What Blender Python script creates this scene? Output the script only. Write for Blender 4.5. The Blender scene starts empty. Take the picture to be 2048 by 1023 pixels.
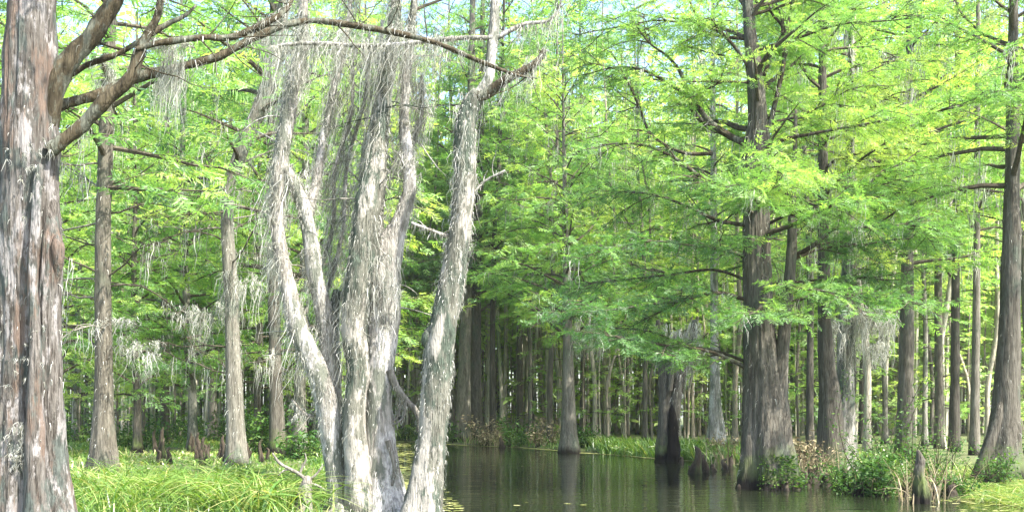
import bpy, math, random
import numpy as np

SEED = 11
R = np.random.default_rng(SEED)
random.seed(SEED)
F = 2000.0      # focal length in photograph pixels
HZ = 830.0      # horizon row
CH = 1.6        # eye height over the water
sc = bpy.context.scene
COL = sc.collection


def W(px, py, d):
    return np.array([(px - 1024.0) / F * d, d, CH + (HZ - py) / F * d])


# ------------------------------------------------------------------ noise
_T = R.random((32, 32, 32))


def vn(p):
    p = np.asarray(p, float)
    i = np.floor(p).astype(int)
    f = p - i
    f = f * f * (3 - 2 * f)
    i &= 31
    j = (i + 1) & 31
    x0, y0, z0 = i[..., 0], i[..., 1], i[..., 2]
    x1, y1, z1 = j[..., 0], j[..., 1], j[..., 2]
    fx, fy, fz = f[..., 0], f[..., 1], f[..., 2]
    a = _T[x0, y0, z0] * (1 - fx) + _T[x1, y0, z0] * fx
    b = _T[x0, y1, z0] * (1 - fx) + _T[x1, y1, z0] * fx
    c = _T[x0, y0, z1] * (1 - fx) + _T[x1, y0, z1] * fx
    e = _T[x0, y1, z1] * (1 - fx) + _T[x1, y1, z1] * fx
    return (a * (1 - fy) + b * fy) * (1 - fz) + (c * (1 - fy) + e * fy) * fz - 0.5


# ------------------------------------------------------------------ mesh collector (all quads)
class MB:
    def __init__(s):
        s.v, s.f, s.t, s.m, s.n = [], [], [], [], 0

    def add(s, v, f, t=0.5, m=0):
        v = np.asarray(v, np.float32).reshape(-1, 3)
        f = np.asarray(f, np.int32).reshape(-1, 4)
        s.v.append(v)
        s.f.append(f + s.n)
        t = np.asarray(t, np.float32)
        s.t.append(np.full(len(v), t, np.float32) if t.ndim == 0 else t)
        s.m.append(np.full(len(f), m, np.int32))
        s.n += len(v)

    def mesh(s, name, mats, origin=(0, 0, 0), smooth=True):
        v = np.concatenate(s.v) - np.asarray(origin, np.float32)
        f = np.concatenate(s.f)
        me = bpy.data.meshes.new(name)
        me.vertices.add(len(v))
        me.vertices.foreach_set('co', np.ascontiguousarray(v, np.float32).ravel())
        me.loops.add(len(f) * 4)
        me.loops.foreach_set('vertex_index', f.ravel())
        me.polygons.add(len(f))
        me.polygons.foreach_set('loop_start', np.arange(len(f), dtype=np.int32) * 4)
        mi = np.concatenate(s.m)
        for m in mats:
            me.materials.append(m)
        me.polygons.foreach_set('material_index', mi)
        me.polygons.foreach_set('use_smooth', np.full(len(f), smooth))
        at = me.attributes.new('tint', 'FLOAT', 'POINT')
        at.data.foreach_set('value', np.concatenate(s.t))
        me.update(calc_edges=True)
        return me

    def obj(s, name, mats, parent=None, origin=(0, 0, 0), smooth=True):
        if not isinstance(mats, (list, tuple)):
            mats = [mats]
        o = bpy.data.objects.new(name, s.mesh(name, mats, origin, smooth))
        COL.objects.link(o)
        if parent is not None:
            o.parent = parent
        else:
            o.location = origin
        return o


def tag(o, label=None, cat=None, group=None, kind=None):
    if label:
        o['label'] = label
    if cat:
        o['category'] = cat
    if group:
        o['group'] = group
    if kind:
        o['kind'] = kind
    return o


def thing(name, loc, label, cat, group=None):
    o = bpy.data.objects.new(name, None)
    COL.objects.link(o)
    o.location = tuple(float(c) for c in loc)
    o.empty_display_size = 0.3
    return tag(o, label, cat, group)


def copy_tree(o):
    c = o.copy()
    COL.objects.link(c)
    for ch in list(o.children):
        d = ch.copy()
        COL.objects.link(d)
        d.parent = c
        for g in list(ch.children):
            e = g.copy()
            COL.objects.link(e)
            e.parent = d
    return c


# ------------------------------------------------------------------ tubes
def resample(P, r, step):
    P = np.asarray(P, float)
    r = np.asarray(r, float)
    seg = np.linalg.norm(np.diff(P, axis=0), axis=1)
    s = np.concatenate([[0], np.cumsum(seg)])
    n = max(2, int(math.ceil(s[-1] / step)) + 1)
    u = np.linspace(0, s[-1], n)
    # Catmull-Rom tangents on chord length (non uniform hermite)
    m = np.gradient(P, s, axis=0) if len(P) > 2 else np.repeat((P[1:] - P[:-1]) / s[-1], 2, 0)
    k = np.clip(np.searchsorted(s, u, 'right') - 1, 0, len(P) - 2)
    h = (s[k + 1] - s[k])
    t = (u - s[k]) / h
    t = t[:, None]
    h = h[:, None]
    Q = ((2 * t**3 - 3 * t**2 + 1) * P[k] + (t**3 - 2 * t**2 + t) * h * m[k]
         + (-2 * t**3 + 3 * t**2) * P[k + 1] + (t**3 - t**2) * h * m[k + 1])
    return Q, np.interp(u, s, r)


def tube(mb, P, r, seg=8, step=0.3, rough=0.0, rf=3.0, ridge=0.0, flute=0.0, fh=1.5, nf=6, seed=0.0, tint=0.5, mat=0, cap=True):
    """Swept tapering tube; flute = depth of the buttress ribs at the base, fading over fh metres."""
    Q, rr = resample(P, r, step)
    T = np.gradient(Q, axis=0)
    T /= np.linalg.norm(T, axis=1)[:, None] + 1e-9
    ax = np.argmin(np.abs(T).mean(0))
    ref = np.eye(3)[ax]
    B = np.cross(T, ref)
    B /= np.linalg.norm(B, axis=1)[:, None] + 1e-9
    N = np.cross(B, T)
    th = np.linspace(0, 2 * np.pi, seg, endpoint=False)
    dirs = np.cos(th)[None, :, None] * B[:, None, :] + np.sin(th)[None, :, None] * N[:, None, :]
    rad = np.repeat(rr[:, None], seg, 1)
    if flute > 0:
        hh = Q[:, 2] - Q[:, 2].min()
        a = flute * np.exp(-hh / fh)[:, None]
        rib = 0.6 * np.cos(nf * th + seed)[None] + 0.4 * np.cos((nf + 3) * th + 2.1 * seed)[None] + 0.35 * np.cos(2 * th + seed * 3)[None]
        rad = rad * (1 + a * rib)
    if rough > 0:
        pp = Q[:, None, :] + dirs * rad[..., None]
        st = np.array([rf, rf, rf * 0.35])
        nz = vn(pp * st + seed) + 0.55 * vn(pp * st * 2.3 + seed + 7) + 0.4 * vn(pp * st * 4.9 * np.array([1, 1, .6]) + seed + 3)
        rad = rad * (1 + rough * 2 * nz)
        if ridge:
            rg = 1 - 2 * np.abs(vn(pp * np.array([13, 13, 1.1]) + seed)) + .5 * (1 - 2 * np.abs(vn(pp * np.array([27, 27, 2.2]) + seed + 5)))
            rad = rad + ridge * (rg - 1.1)
    V = Q[:, None, :] + dirs * rad[..., None]
    n = len(Q)
    V = V.reshape(-1, 3)
    i = np.arange(n - 1)[:, None] * seg
    a = np.arange(seg)[None]
    b = (a + 1) % seg
    Fq = np.stack([i + a, i + b, i + seg + b, i + seg + a], -1).reshape(-1, 4)
    if cap:
        c = len(V)
        V = np.concatenate([V, [Q[-1] + T[-1] * rr[-1] * 0.4]])
        top = (n - 1) * seg
        hs = seg // 2
        q = [[top + 2 * k, top + (2 * k + 1) % seg, top + (2 * k + 2) % seg, c] for k in range(hs)]
        Fq = np.concatenate([Fq, np.array(q)])
    mb.add(V, Fq, tint, mat)
    return V[:n * seg], dirs.reshape(-1, 3)


# ------------------------------------------------------------------ ribbons (moss, fuzz, grass)
def ribbons(mb, P, width, side, tint, mat=0):
    """P: (n, k, 3) centre lines; width: (n, k); side: (n, 3)."""
    n, k, _ = P.shape
    a = P - side[:, None, :] * width[..., None] * 0.5
    b = P + side[:, None, :] * width[..., None] * 0.5
    V = np.stack([a, b], 2).reshape(-1, 3)
    base = (np.arange(n) * k * 2)[:, None] + (np.arange(k - 1) * 2)[None]
    Fq = np.stack([base, base + 1, base + 3, base + 2], -1).reshape(-1, 4)
    t = np.repeat(np.asarray(tint, np.float32), k * 2)
    mb.add(V, Fq, t, mat)


def hside(n):
    a = R.random(n) * 2 * np.pi
    return np.stack([np.cos(a), np.sin(a), np.zeros(n)], -1)


def moss_strands(mb, anchors, length, spread=0.08, per=8, width=0.016, drift=(-0.12, 0, 0), k=6, wob=0.03, mat=0):
    """Hanging Spanish moss: bundles of thin wandering strands below each anchor."""
    A = np.repeat(np.asarray(anchors, float), per, 0)
    Ln = np.repeat(np.broadcast_to(np.asarray(length, float), (len(anchors),)), per) * R.uniform(0.35, 1.1, len(A))
    n = len(A)
    if n == 0:
        return
    A = A + R.normal(0, spread, (n, 3)) * [1, 1, 0.4]
    t = np.linspace(0, 1, k)[None]
    P = A[:, None, :] + 0
    P = np.repeat(P, k, 1)
    P[..., 2] -= Ln[:, None] * t
    P[..., 0] += drift[0] * Ln[:, None] * t
    P[..., 1] += drift[1] * Ln[:, None] * t
    wk = np.cumsum(R.normal(0, wob, (n, k, 2)), 1)
    wk -= wk[:, :1]
    P[..., :2] += wk
    w = width * R.uniform(0.6, 1.4, n)[:, None] * (1.15 - t * 0.95)
    ribbons(mb, P, w, hside(n), R.random(n), mat)


def fuzz(mb, V, N, count, ln=(0.05, 0.16), width=0.014, mat=0, out=0.5, drift=(-0.1, 0, 0)):
    """Short shaggy tufts of moss and resurrection fern standing off a stem."""
    i = R.integers(0, len(V), count)
    # keep patches: more tufts where a slow noise is high
    keep = vn(V[i] * 1.3 + 3.3) + R.normal(0, 0.22, count) > -0.05
    i = i[keep]
    n = len(i)
    L = R.uniform(ln[0], ln[1], n)
    k = 4
    t = np.linspace(0, 1, k)[None, :, None]
    P0 = V[i] + R.normal(0, 0.015, (n, 3))
    D = N[i] + R.normal(0, 0.5, (n, 3))
    P = P0[:, None] + D[:, None] * (L[:, None, None] * out) * t * (1.4 - t * 0.7)
    P[..., 2] -= (L[:, None] * (t[..., 0] ** 2) * 0.9)
    P[..., 0] += drift[0] * L[:, None] * t[..., 0]
    w = width * R.uniform(0.6, 1.5, n)[:, None] * (1.1 - t[..., 0] * 0.8)
    ribbons(mb, P, w, hside(n), R.random(n), mat)


# ------------------------------------------------------------------ feathery foliage
def frond_templates(nt, pairs, bl, bw, sag=0.12):
    out = []
    for _ in range(nt):
        vs = []
        for j in range(pairs):
            x = 0.08 + 0.92 * (j + R.random() * 0.5) / pairs
            for sd in (-1, 1):
                ang = math.radians(R.uniform(38, 72)) * sd
                L = bl * R.uniform(0.6, 1.15) * (1.0 - 0.55 * abs(x - 0.4))
                d = np.array([math.cos(ang), math.sin(ang), R.uniform(-0.45, 0.2)])
                d /= np.linalg.norm(d)
                up = np.array([R.normal(0, 0.45), R.normal(0, 0.45), 1.0])
                s = np.cross(up, d)
                s /= np.linalg.norm(s)
                p = np.array([x, 0, -sag * x * x + R.normal(0, 0.02)])
                w = bw * R.uniform(0.7, 1.3)
                vs += [p, p + d * L * 0.45 + s * w, p + d * L + [0, 0, -0.05 * L], p + d * L * 0.5 - s * w]
        out.append(np.array(vs))
    return out


class Fol:
    def __init__(s):
        s.o, s.d, s.s = [], [], []

    def add(s, o, d, sc_):
        s.o.append(np.asarray(o).reshape(-1, 3))
        s.d.append(np.asarray(d).reshape(-1, 3))
        s.s.append(np.asarray(sc_).reshape(-1))

    def emit(s, mb, temps, mat=1, tint0=0.5, tvar=0.18, clump=0.8):
        O = np.concatenate(s.o)
        D = np.concatenate(s.d)
        S = np.concatenate(s.s)
        n = len(O)
        D = D / (np.linalg.norm(D, axis=1)[:, None] + 1e-9)
        up = np.array([0, 0, 1.0]) + R.normal(0, 0.42, (n, 3))
        Y = np.cross(up, D)
        Y /= np.linalg.norm(Y, axis=1)[:, None] + 1e-9
        Z = np.cross(D, Y)
        tint = np.clip(tint0 + R.normal(0, tvar, n) + clump * vn(O * 0.45 + 5.5), 0, 1)
        which = R.integers(0, len(temps), n)
        for k, T in enumerate(temps):
            i = np.nonzero(which == k)[0]
            if not len(i):
                continue
            V = O[i][:, None] + S[i][:, None, None] * (T[None, :, :1] * D[i][:, None] + T[None, :, 1:2] * Y[i][:, None] + T[None, :, 2:] * Z[i][:, None])
            m = len(T)
            mb.add(V.reshape(-1, 3), np.arange(len(i) * m).reshape(-1, 4), np.repeat(tint[i], m), mat)
        return n


def unit(v):
    v = np.asarray(v, float)
    return v / (np.linalg.norm(v) + 1e-9)


def leafy_path(mb, fol, P, L, par, mat=0, t0=0.22):
    """Side twigs with fronds along a limb's path P, lying in flat layers."""
    P = np.asarray(P, float)
    seg = np.linalg.norm(np.diff(P, axis=0), axis=1)
    s = np.concatenate([[0], np.cumsum(seg)])
    tot = s[-1]
    n = max(2, int(tot * (1 - t0) / par['sec']))
    fs = par['fs']
    for j in range(n):
        t = t0 + (1 - t0) * (j + R.random()) / n
        u = t * tot
        p = np.array([np.interp(u, s, P[:, c]) for c in range(3)])
        q = np.array([np.interp(min(u + 0.05 * tot, tot), s, P[:, c]) for c in range(3)])
        d = unit(q - p + 1e-6)
        if t > 0.93:
            yaw = R.normal(0, 0.25)
        else:
            yaw = (1 if j % 2 else -1) * math.radians(R.uniform(30, 75))
        h = np.array([d[0] * math.cos(yaw) - d[1] * math.sin(yaw), d[0] * math.sin(yaw) + d[1] * math.cos(yaw), d[2] * 0.4 + R.normal(0.02, 0.27)])
        if abs(h[0]) + abs(h[1]) < 0.2:
            a = R.random() * 6.28
            h[:2] = [math.cos(a), math.sin(a)]
        h = unit(h)
        ls = par['sl'] * (1.1 - 0.65 * t) * R.uniform(0.6, 1.25) * (0.5 + 0.5 * min(1, tot / par['lref']))
        m = 4
        tt = np.linspace(0, 1, m)
        wig = np.cumsum(R.normal(0, 0.06 * ls, (m, 3)), 0)
        wig -= wig[0]
        S = p + h * (tt * ls)[:, None] + wig
        S[:, 2] -= par.get('droop', 0.12) * ls * tt**2
        if par.get('wood', True):
            tube(mb, S, np.linspace(par['tr'], par['tr'] * 0.35, m), seg=4, step=ls, mat=mat, cap=False)
        nf = max(2, int(ls / (fs * par.get('fsp', 0.3))))
        v = (np.arange(nf) + R.random(nf)) / nf
        v[-1] = 1.0
        if par.get('fol', 1.0) < 1.0:
            v = v[R.random(nf) < par['fol']]
            nf = len(v)
            if nf == 0:
                continue
        o = np.stack([np.interp(v, tt, S[:, c]) for c in range(3)], -1)
        ya = np.where(np.arange(nf) % 2, 1, -1) * R.uniform(0.3, 1.1, nf)
        ya[-1] *= 0.2
        dd = np.stack([h[0] * np.cos(ya) - h[1] * np.sin(ya), h[0] * np.sin(ya) + h[1] * np.cos(ya), R.normal(-0.15, 0.36, nf)], -1)
        fol.add(o, dd, fs * R.uniform(0.65, 1.2, nf))


def limb_path(p0, d, L, n=6, wander=0.12, arch=-0.15):
    P = [np.asarray(p0, float)]
    d = unit(d)
    for k in range(n):
        d = unit(d + R.normal(0, wander, 3) + [0, 0, arch / n])
        P.append(P[-1] + d * L / n)
    return np.array(P)


def auto_limbs(mb, fol, path, rad, z0, z1, count, lf, par, elev=(5, 35), r_rel=0.35, mossA=None, az0=None, matw=0):
    """Limbs around a trunk path between heights z0 and z1; lf(t) gives length."""
    Q, rr = resample(path, rad, 0.25)
    for k in range(count):
        t = (k + R.random()) / count
        z = z0 + (z1 - z0) * t
        p = np.array([np.interp(z, Q[:, 2], Q[:, c]) for c in range(3)])
        r = np.interp(z, Q[:, 2], rr)
        az = k * 2.399 + R.normal(0, 0.4) if az0 is None else R.uniform(*az0)
        el = math.radians(R.uniform(*elev) + 25 * t * t)
        L = lf(t) * R.uniform(0.7, 1.2)
        d = [math.cos(az) * math.cos(el), math.sin(az) * math.cos(el), math.sin(el)]
        P = limb_path(p, d, L, 6, 0.11, -0.35)
        r0 = min(r * r_rel + 0.01, 0.02 + 0.018 * L)
        tube(mb, P, np.linspace(r0, 0.008, len(P)), seg=5, step=L / 6, mat=matw, cap=False)
        leafy_path(mb, fol, P, L, par, matw)
        if mossA is not None:
            for q in P[1:]:
                if R.random() < 0.5:
                    mossA.append(q)


# ------------------------------------------------------------------ materials
def newmat(name):
    m = bpy.data.materials.new(name)
    m.use_nodes = True
    nt = m.node_tree
    for n in list(nt.nodes):
        nt.nodes.remove(n)
    out = nt.nodes.new('ShaderNodeOutputMaterial')
    return m, nt, out


def ramp(nt, fac, stops):
    r = nt.nodes.new('ShaderNodeValToRGB')
    e = r.color_ramp.elements
    while len(e) < len(stops):
        e.new(0.5)
    for k, (p, c) in enumerate(stops):
        e[k].position = p
        e[k].color = (*c, 1) if len(c) == 3 else c
    nt.links.new(fac, r.inputs['Fac'])
    return r.outputs['Color']


def noise(nt, vec, scale, detail=4, rough=0.6, stretch=None):
    if stretch is not None:
        mp = nt.nodes.new('ShaderNodeMapping')
        mp.inputs['Scale'].default_value = stretch
        nt.links.new(vec, mp.inputs['Vector'])
        vec = mp.outputs['Vector']
    n = nt.nodes.new('ShaderNodeTexNoise')
    n.inputs['Scale'].default_value = scale
    n.inputs['Detail'].default_value = detail
    n.inputs['Roughness'].default_value = rough
    nt.links.new(vec, n.inputs['Vector'])
    return n.outputs['Fac']


def mix(nt, fac, a, b, mode='MIX'):
    m = nt.nodes.new('ShaderNodeMix')
    m.data_type = 'RGBA'
    m.blend_type = mode
    for sock, val in ((m.inputs[0], fac), (m.inputs[6], a), (m.inputs[7], b)):
        if hasattr(val, 'is_linked'):
            nt.links.new(val, sock)
        elif isinstance(val, (int, float)):
            sock.default_value = val
        else:
            sock.default_value = (*val, 1)
    return m.outputs[2]


def bark(name, dark, mid, light, patch=None, patch_amt=0.5, wet=None, streak=1.0, patch2=None, bump=0.6, p_scale=1.6, moss=None, vary=False, crack=0.6, patch3=None):
    m, nt, out = newmat(name)
    tc = nt.nodes.new('ShaderNodeTexCoord').outputs['Object']
    f = noise(nt, tc, 9 * streak, 6, 0.65, (1, 1, 0.12))
    f2 = noise(nt, tc, 24, 5, 0.7, (1, 1, 0.22))
    col = ramp(nt, f, [(0.3, dark), (0.48, mid), (0.68, light)])
    col = mix(nt, 0.4, col, ramp(nt, f2, [(0.25, tuple(c * 0.35 for c in dark)), (0.5, mid), (0.75, light)]), 'MIX')
    f3 = noise(nt, tc, 48 * streak, 3, 0.6, (1, 1, 0.07))
    col = mix(nt, crack, col, ramp(nt, f3, [(0.36, (0.25, 0.22, 0.2)), (0.5, (1, 1, 1)), (0.7, (1.25, 1.25, 1.25))]), 'MULTIPLY')
    if patch is not None:
        pf = noise(nt, tc, p_scale, 5, 0.65, (1, 1, 0.45))
        pm = ramp(nt, pf, [(0.62 - 0.25 * patch_amt, (0, 0, 0)), (0.70 - 0.25 * patch_amt, (1, 1, 1))])
        pcol = mix(nt, ramp(nt, f2, [(.35, (0, 0, 0)), (.65, (1, 1, 1))]), patch, tuple(c * 0.3 for c in patch))
        col = mix(nt, pm, col, pcol)
    if patch2 is not None:
        mp = nt.nodes.new('ShaderNodeMapping')
        mp.inputs['Location'].default_value = (5.2, 1.7, 9.1)
        nt.links.new(tc, mp.inputs['Vector'])
        pf = noise(nt, mp.outputs['Vector'], p_scale * 1.3, 6, 0.7, (1, 1, 0.35))
        pm = ramp(nt, pf, [(0.52, (0, 0, 0)), (0.58, (1, 1, 1))])
        col = mix(nt, pm, col, mix(nt, f, patch2, tuple(c * 0.5 for c in patch2)))
    if patch3 is not None:
        mp = nt.nodes.new('ShaderNodeMapping')
        mp.inputs['Location'].default_value = (1.2, 7.7, 3.1)
        nt.links.new(tc, mp.inputs['Vector'])
        pf = noise(nt, mp.outputs['Vector'], p_scale, 6, 0.7, (1, 1, 0.22))
        col = mix(nt, ramp(nt, pf, [(0.53, (0, 0, 0)), (0.60, (.85, .85, .85))]), col, mix(nt, f, patch3, tuple(c * 1.7 for c in patch3)))
    if moss is not None:
        sx = nt.nodes.new('ShaderNodeSeparateXYZ')
        nt.links.new(tc, sx.inputs[0])
        ad = nt.nodes.new('ShaderNodeMath')
        ad.operation = 'MULTIPLY_ADD'
        ad.inputs[1].default_value = 2.2
        nt.links.new(noise(nt, tc, 3.0, 4), ad.inputs[0])
        nt.links.new(sx.outputs[2], ad.inputs[2])
        pm = ramp(nt, ad.outputs[0], [(0.0, (1, 1, 1)), (1.0, (0, 0, 0))])
        mr = nt.nodes.new('ShaderNodeMapRange')
        mr.inputs['From Min'].default_value = moss[1]
        mr.inputs['From Max'].default_value = moss[1] + 0.9
        mr.inputs['To Min'].default_value = 0.85
        mr.inputs['To Max'].default_value = 0.0
        nt.links.new(ad.outputs[0], mr.inputs['Value'])
        col = mix(nt, mr.outputs[0], col, moss[0])
    if wet is not None:
        # tide mark: bark soaked black up to the old high water line, ragged edge
        sx = nt.nodes.new('ShaderNodeSeparateXYZ')
        nt.links.new(tc, sx.inputs[0])
        ad = nt.nodes.new('ShaderNodeMath')
        ad.operation = 'MULTIPLY_ADD'
        ad.inputs[1].default_value = 0.5
        nt.links.new(noise(nt, tc, 5.0, 4, 0.6, (1, 1, 0.3)), ad.inputs[0])
        nt.links.new(sx.outputs[2], ad.inputs[2])
        mr = nt.nodes.new('ShaderNodeMapRange')
        mr.inputs['From Min'].default_value = wet
        mr.inputs['From Max'].default_value = wet + 0.28
        mr.inputs['To Min'].default_value = 1.0
        mr.inputs['To Max'].default_value = 0.0
        nt.links.new(ad.outputs[0], mr.inputs['Value'])
        col = mix(nt, mr.outputs[0], col, (0.012, 0.01, 0.008))
    if vary:
        oi = nt.nodes.new('ShaderNodeObjectInfo')
        col = mix(nt, 1.0, col, ramp(nt, oi.outputs['Random'], [(0.0, (0.42, 0.40, 0.36)), (0.5, (0.85, 0.80, 0.72)), (1.0, (1.4, 1.4, 1.35))]), 'MULTIPLY')
    b = nt.nodes.new('ShaderNodeBsdfPrincipled')
    b.inputs['Roughness'].default_value = 0.9
    b.inputs['Specular IOR Level'].default_value = 0.15
    nt.links.new(col, b.inputs['Base Color'])
    bp = nt.nodes.new('ShaderNodeBump')
    bp.inputs['Strength'].default_value = bump
    bp.inputs['Distance'].default_value = 0.04
    ad = nt.nodes.new('ShaderNodeMath')
    ad.operation = 'ADD'
    nt.links.new(f, ad.inputs[0])
    nt.links.new(f3, ad.inputs[1])
    nt.links.new(ad.outputs[0], bp.inputs['Height'])
    nt.links.new(bp.outputs[0], b.inputs['Normal'])
    nt.links.new(b.outputs[0], out.inputs['Surface'])
    return m


def leafmat(name, stops, trans=0.5, tmul=(1.3, 1.3, 0.7), rough=0.5, gloss=0.05, vary=0.0):
    m, nt, out = newmat(name)
    a = nt.nodes.new('ShaderNodeAttribute')
    a.attribute_name = 'tint'
    oi = nt.nodes.new('ShaderNodeObjectInfo')
    ad = nt.nodes.new('ShaderNodeMath')
    ad.operation = 'MULTIPLY_ADD'
    ad.inputs[1].default_value = vary
    nt.links.new(oi.outputs['Random'], ad.inputs[0])
    nt.links.new(a.outputs['Fac'], ad.inputs[2])
    sb = nt.nodes.new('ShaderNodeMath')
    sb.operation = 'SUBTRACT'
    sb.inputs[1].default_value = vary * .5
    nt.links.new(ad.outputs[0], sb.inputs[0])
    col = ramp(nt, sb.outputs[0], stops)
    d = nt.nodes.new('ShaderNodeBsdfDiffuse')
    nt.links.new(col, d.inputs['Color'])
    t = nt.nodes.new('ShaderNodeBsdfTranslucent')
    nt.links.new(mix(nt, 1.0, col, tmul, 'MULTIPLY'), t.inputs['Color'])
    ms = nt.nodes.new('ShaderNodeMixShader')
    ms.inputs[0].default_value = trans
    nt.links.new(d.outputs[0], ms.inputs[1])
    nt.links.new(t.outputs[0], ms.inputs[2])
    g = nt.nodes.new('ShaderNodeBsdfGlossy')
    g.inputs['Roughness'].default_value = rough
    m2 = nt.nodes.new('ShaderNodeMixShader')
    m2.inputs[0].default_value = gloss
    nt.links.new(ms.outputs[0], m2.inputs[1])
    nt.links.new(g.outputs[0], m2.inputs[2])
    nt.links.new(m2.outputs[0], out.inputs['Surface'])
    return m


M = {}
M['bark_old'] = bark('old_mottled_bark', (0.02, 0.018, 0.015), (0.092, 0.082, 0.071), (0.22, 0.205, 0.19), patch=(0.115, 0.13, 0.115), patch_amt=0.5,
                     patch2=(0.31, 0.29, 0.28), bump=1.0, p_scale=4.2, crack=0.75, patch3=(0.10, 0.072, 0.056))
M['limb_brown'] = bark('brown_limb_bark', (0.02, 0.016, 0.01), (0.05, 0.041, 0.025), (0.11, 0.09, 0.058), patch=(0.15, 0.155, 0.12), patch_amt=0.45, p_scale=5)
M['bark_pale'] = bark('pale_lichened_bark', (0.045, 0.041, 0.034), (0.24, 0.225, 0.195), (0.56, 0.53, 0.49), patch=(0.62, 0.59, 0.56), patch_amt=0.5,
                      patch2=(0.17, 0.18, 0.145), bump=0.9, p_scale=2.2)
M['bark_shag'] = bark('shaggy_grey_bark', (0.035, 0.036, 0.028), (0.12, 0.12, 0.095), (0.27, 0.26, 0.22), patch=(0.10, 0.125, 0.095), patch_amt=0.6,
                      patch2=(0.42, 0.39, 0.34), bump=0.9, p_scale=2.0)
M['bark_cypress'] = bark('cypress_bark', (0.03, 0.027, 0.021), (0.085, 0.077, 0.061), (0.175, 0.163, 0.135), patch=(0.115, 0.127, 0.098), patch_amt=0.35,
                         wet=0.42, bump=0.8, p_scale=1.2, moss=((0.10, 0.14, 0.035), 1.1))
M['bark_grey'] = bark('grey_cypress_bark', (0.045, 0.04, 0.033), (0.125, 0.12, 0.104), (0.25, 0.24, 0.215), patch=(0.15, 0.165, 0.135), patch_amt=0.4, bump=0.7, p_scale=1.2, wet=0.3, vary=True)
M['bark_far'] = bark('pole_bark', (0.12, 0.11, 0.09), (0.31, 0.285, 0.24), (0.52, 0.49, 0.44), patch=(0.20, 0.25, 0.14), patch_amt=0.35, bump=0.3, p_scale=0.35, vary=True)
M['wood_dead'] = bark('dead_grey_wood', (0.06, 0.055, 0.045), (0.17, 0.155, 0.13), (0.32, 0.30, 0.26), bump=0.6)
M['wood_wet'] = bark('knee_bark', (0.02, 0.015, 0.011), (0.055, 0.043, 0.031), (0.12, 0.10, 0.075), patch=(0.085, 0.12, 0.04), patch_amt=0.5, wet=0.28, bump=0.6)
M['hollow'] = bark('hollow_shade_black', (0.002, 0.002, 0.002), (0.005, 0.004, 0.003), (0.014, 0.011, 0.009), bump=0.6)  # near-black colour stands for the shade inside the snag's opening
M['twig'] = bark('twig_bark', (0.03, 0.025, 0.018), (0.07, 0.06, 0.042), (0.13, 0.115, 0.085), bump=0.1)
LS = [(0.0, (0.055, 0.15, 0.05)), (0.4, (0.16, 0.325, 0.085)), (0.7, (0.275, 0.45, 0.115)), (1.0, (0.43, 0.54, 0.14))]
M['needles'] = leafmat('cypress_needles', LS, 0.58, vary=.45)
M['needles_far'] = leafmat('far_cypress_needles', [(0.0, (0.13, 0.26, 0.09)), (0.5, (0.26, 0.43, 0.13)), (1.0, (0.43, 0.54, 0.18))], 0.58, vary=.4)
M['moss'] = leafmat('spanish_moss', [(0.0, (0.13, 0.135, 0.105)), (0.5, (0.38, 0.38, 0.335)), (1.0, (0.70, 0.69, 0.65))], 0.45, (1.1, 1.1, 1.0), 0.6, 0.0)
M['grass'] = leafmat('marsh_grass', [(0.0, (0.03, 0.085, 0.018)), (0.45, (0.085, 0.19, 0.03)), (0.8, (0.20, 0.30, 0.06)), (1.0, (0.38, 0.37, 0.16))], 0.42, (1.2, 1.2, 0.5), 0.4, 0.06)
M['straw'] = leafmat('dry_reed', [(0.0, (0.16, 0.12, 0.07)), (0.6, (0.34, 0.28, 0.17)), (1.0, (0.48, 0.43, 0.28))], 0.3, (1, 1, 0.9), 0.6, 0.02)
M['leaf'] = leafmat('broad_leaf', [(0.0, (0.025, 0.075, 0.018)), (0.5, (0.065, 0.15, 0.03)), (1.0, (0.16, 0.25, 0.06))], 0.42, (1.2, 1.2, 0.5), 0.5, 0.02)
M['weed'] = leafmat('duckweed', [(0.0, (0.16, 0.19, 0.05)), (0.5, (0.29, 0.31, 0.10)), (1.0, (0.46, 0.44, 0.22))], 0.1, (1, 1, 0.6), 0.4, 0.04)


def ground_mat():
    m, nt, out = newmat('swamp_floor')
    tc = nt.nodes.new('ShaderNodeTexCoord').outputs['Object']
    a = noise(nt, tc, 0.35, 6, 0.7)
    b_ = noise(nt, tc, 6, 6, 0.7)
    col = ramp(nt, a, [(0.35, (0.05, 0.042, 0.025)), (0.5, (0.07, 0.09, 0.028)), (0.65, (0.11, 0.15, 0.035))])
    col = mix(nt, 0.6, col, ramp(nt, b_, [(0.3, (0.03, 0.025, 0.015)), (0.5, (0.09, 0.11, 0.03)), (0.75, (0.19, 0.19, 0.07))]))
    sx = nt.nodes.new('ShaderNodeSeparateXYZ')
    nt.links.new(tc, sx.inputs[0])
    mr = nt.nodes.new('ShaderNodeMapRange')
    mr.inputs['From Min'].default_value = -0.02
    mr.inputs['From Max'].default_value = 0.07
    nt.links.new(sx.outputs[2], mr.inputs['Value'])
    col = mix(nt, mr.outputs[0], (0.022, 0.016, 0.01), col)
    p = nt.nodes.new('ShaderNodeBsdfPrincipled')
    p.inputs['Roughness'].default_value = 0.95
    nt.links.new(col, p.inputs['Base Color'])
    bp = nt.nodes.new('ShaderNodeBump')
    bp.inputs['Strength'].default_value = 0.8
    bp.inputs['Distance'].default_value = 0.08
    nt.links.new(b_, bp.inputs['Height'])
    nt.links.new(bp.outputs[0], p.inputs['Normal'])
    nt.links.new(p.outputs[0], out.inputs['Surface'])
    return m


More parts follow.
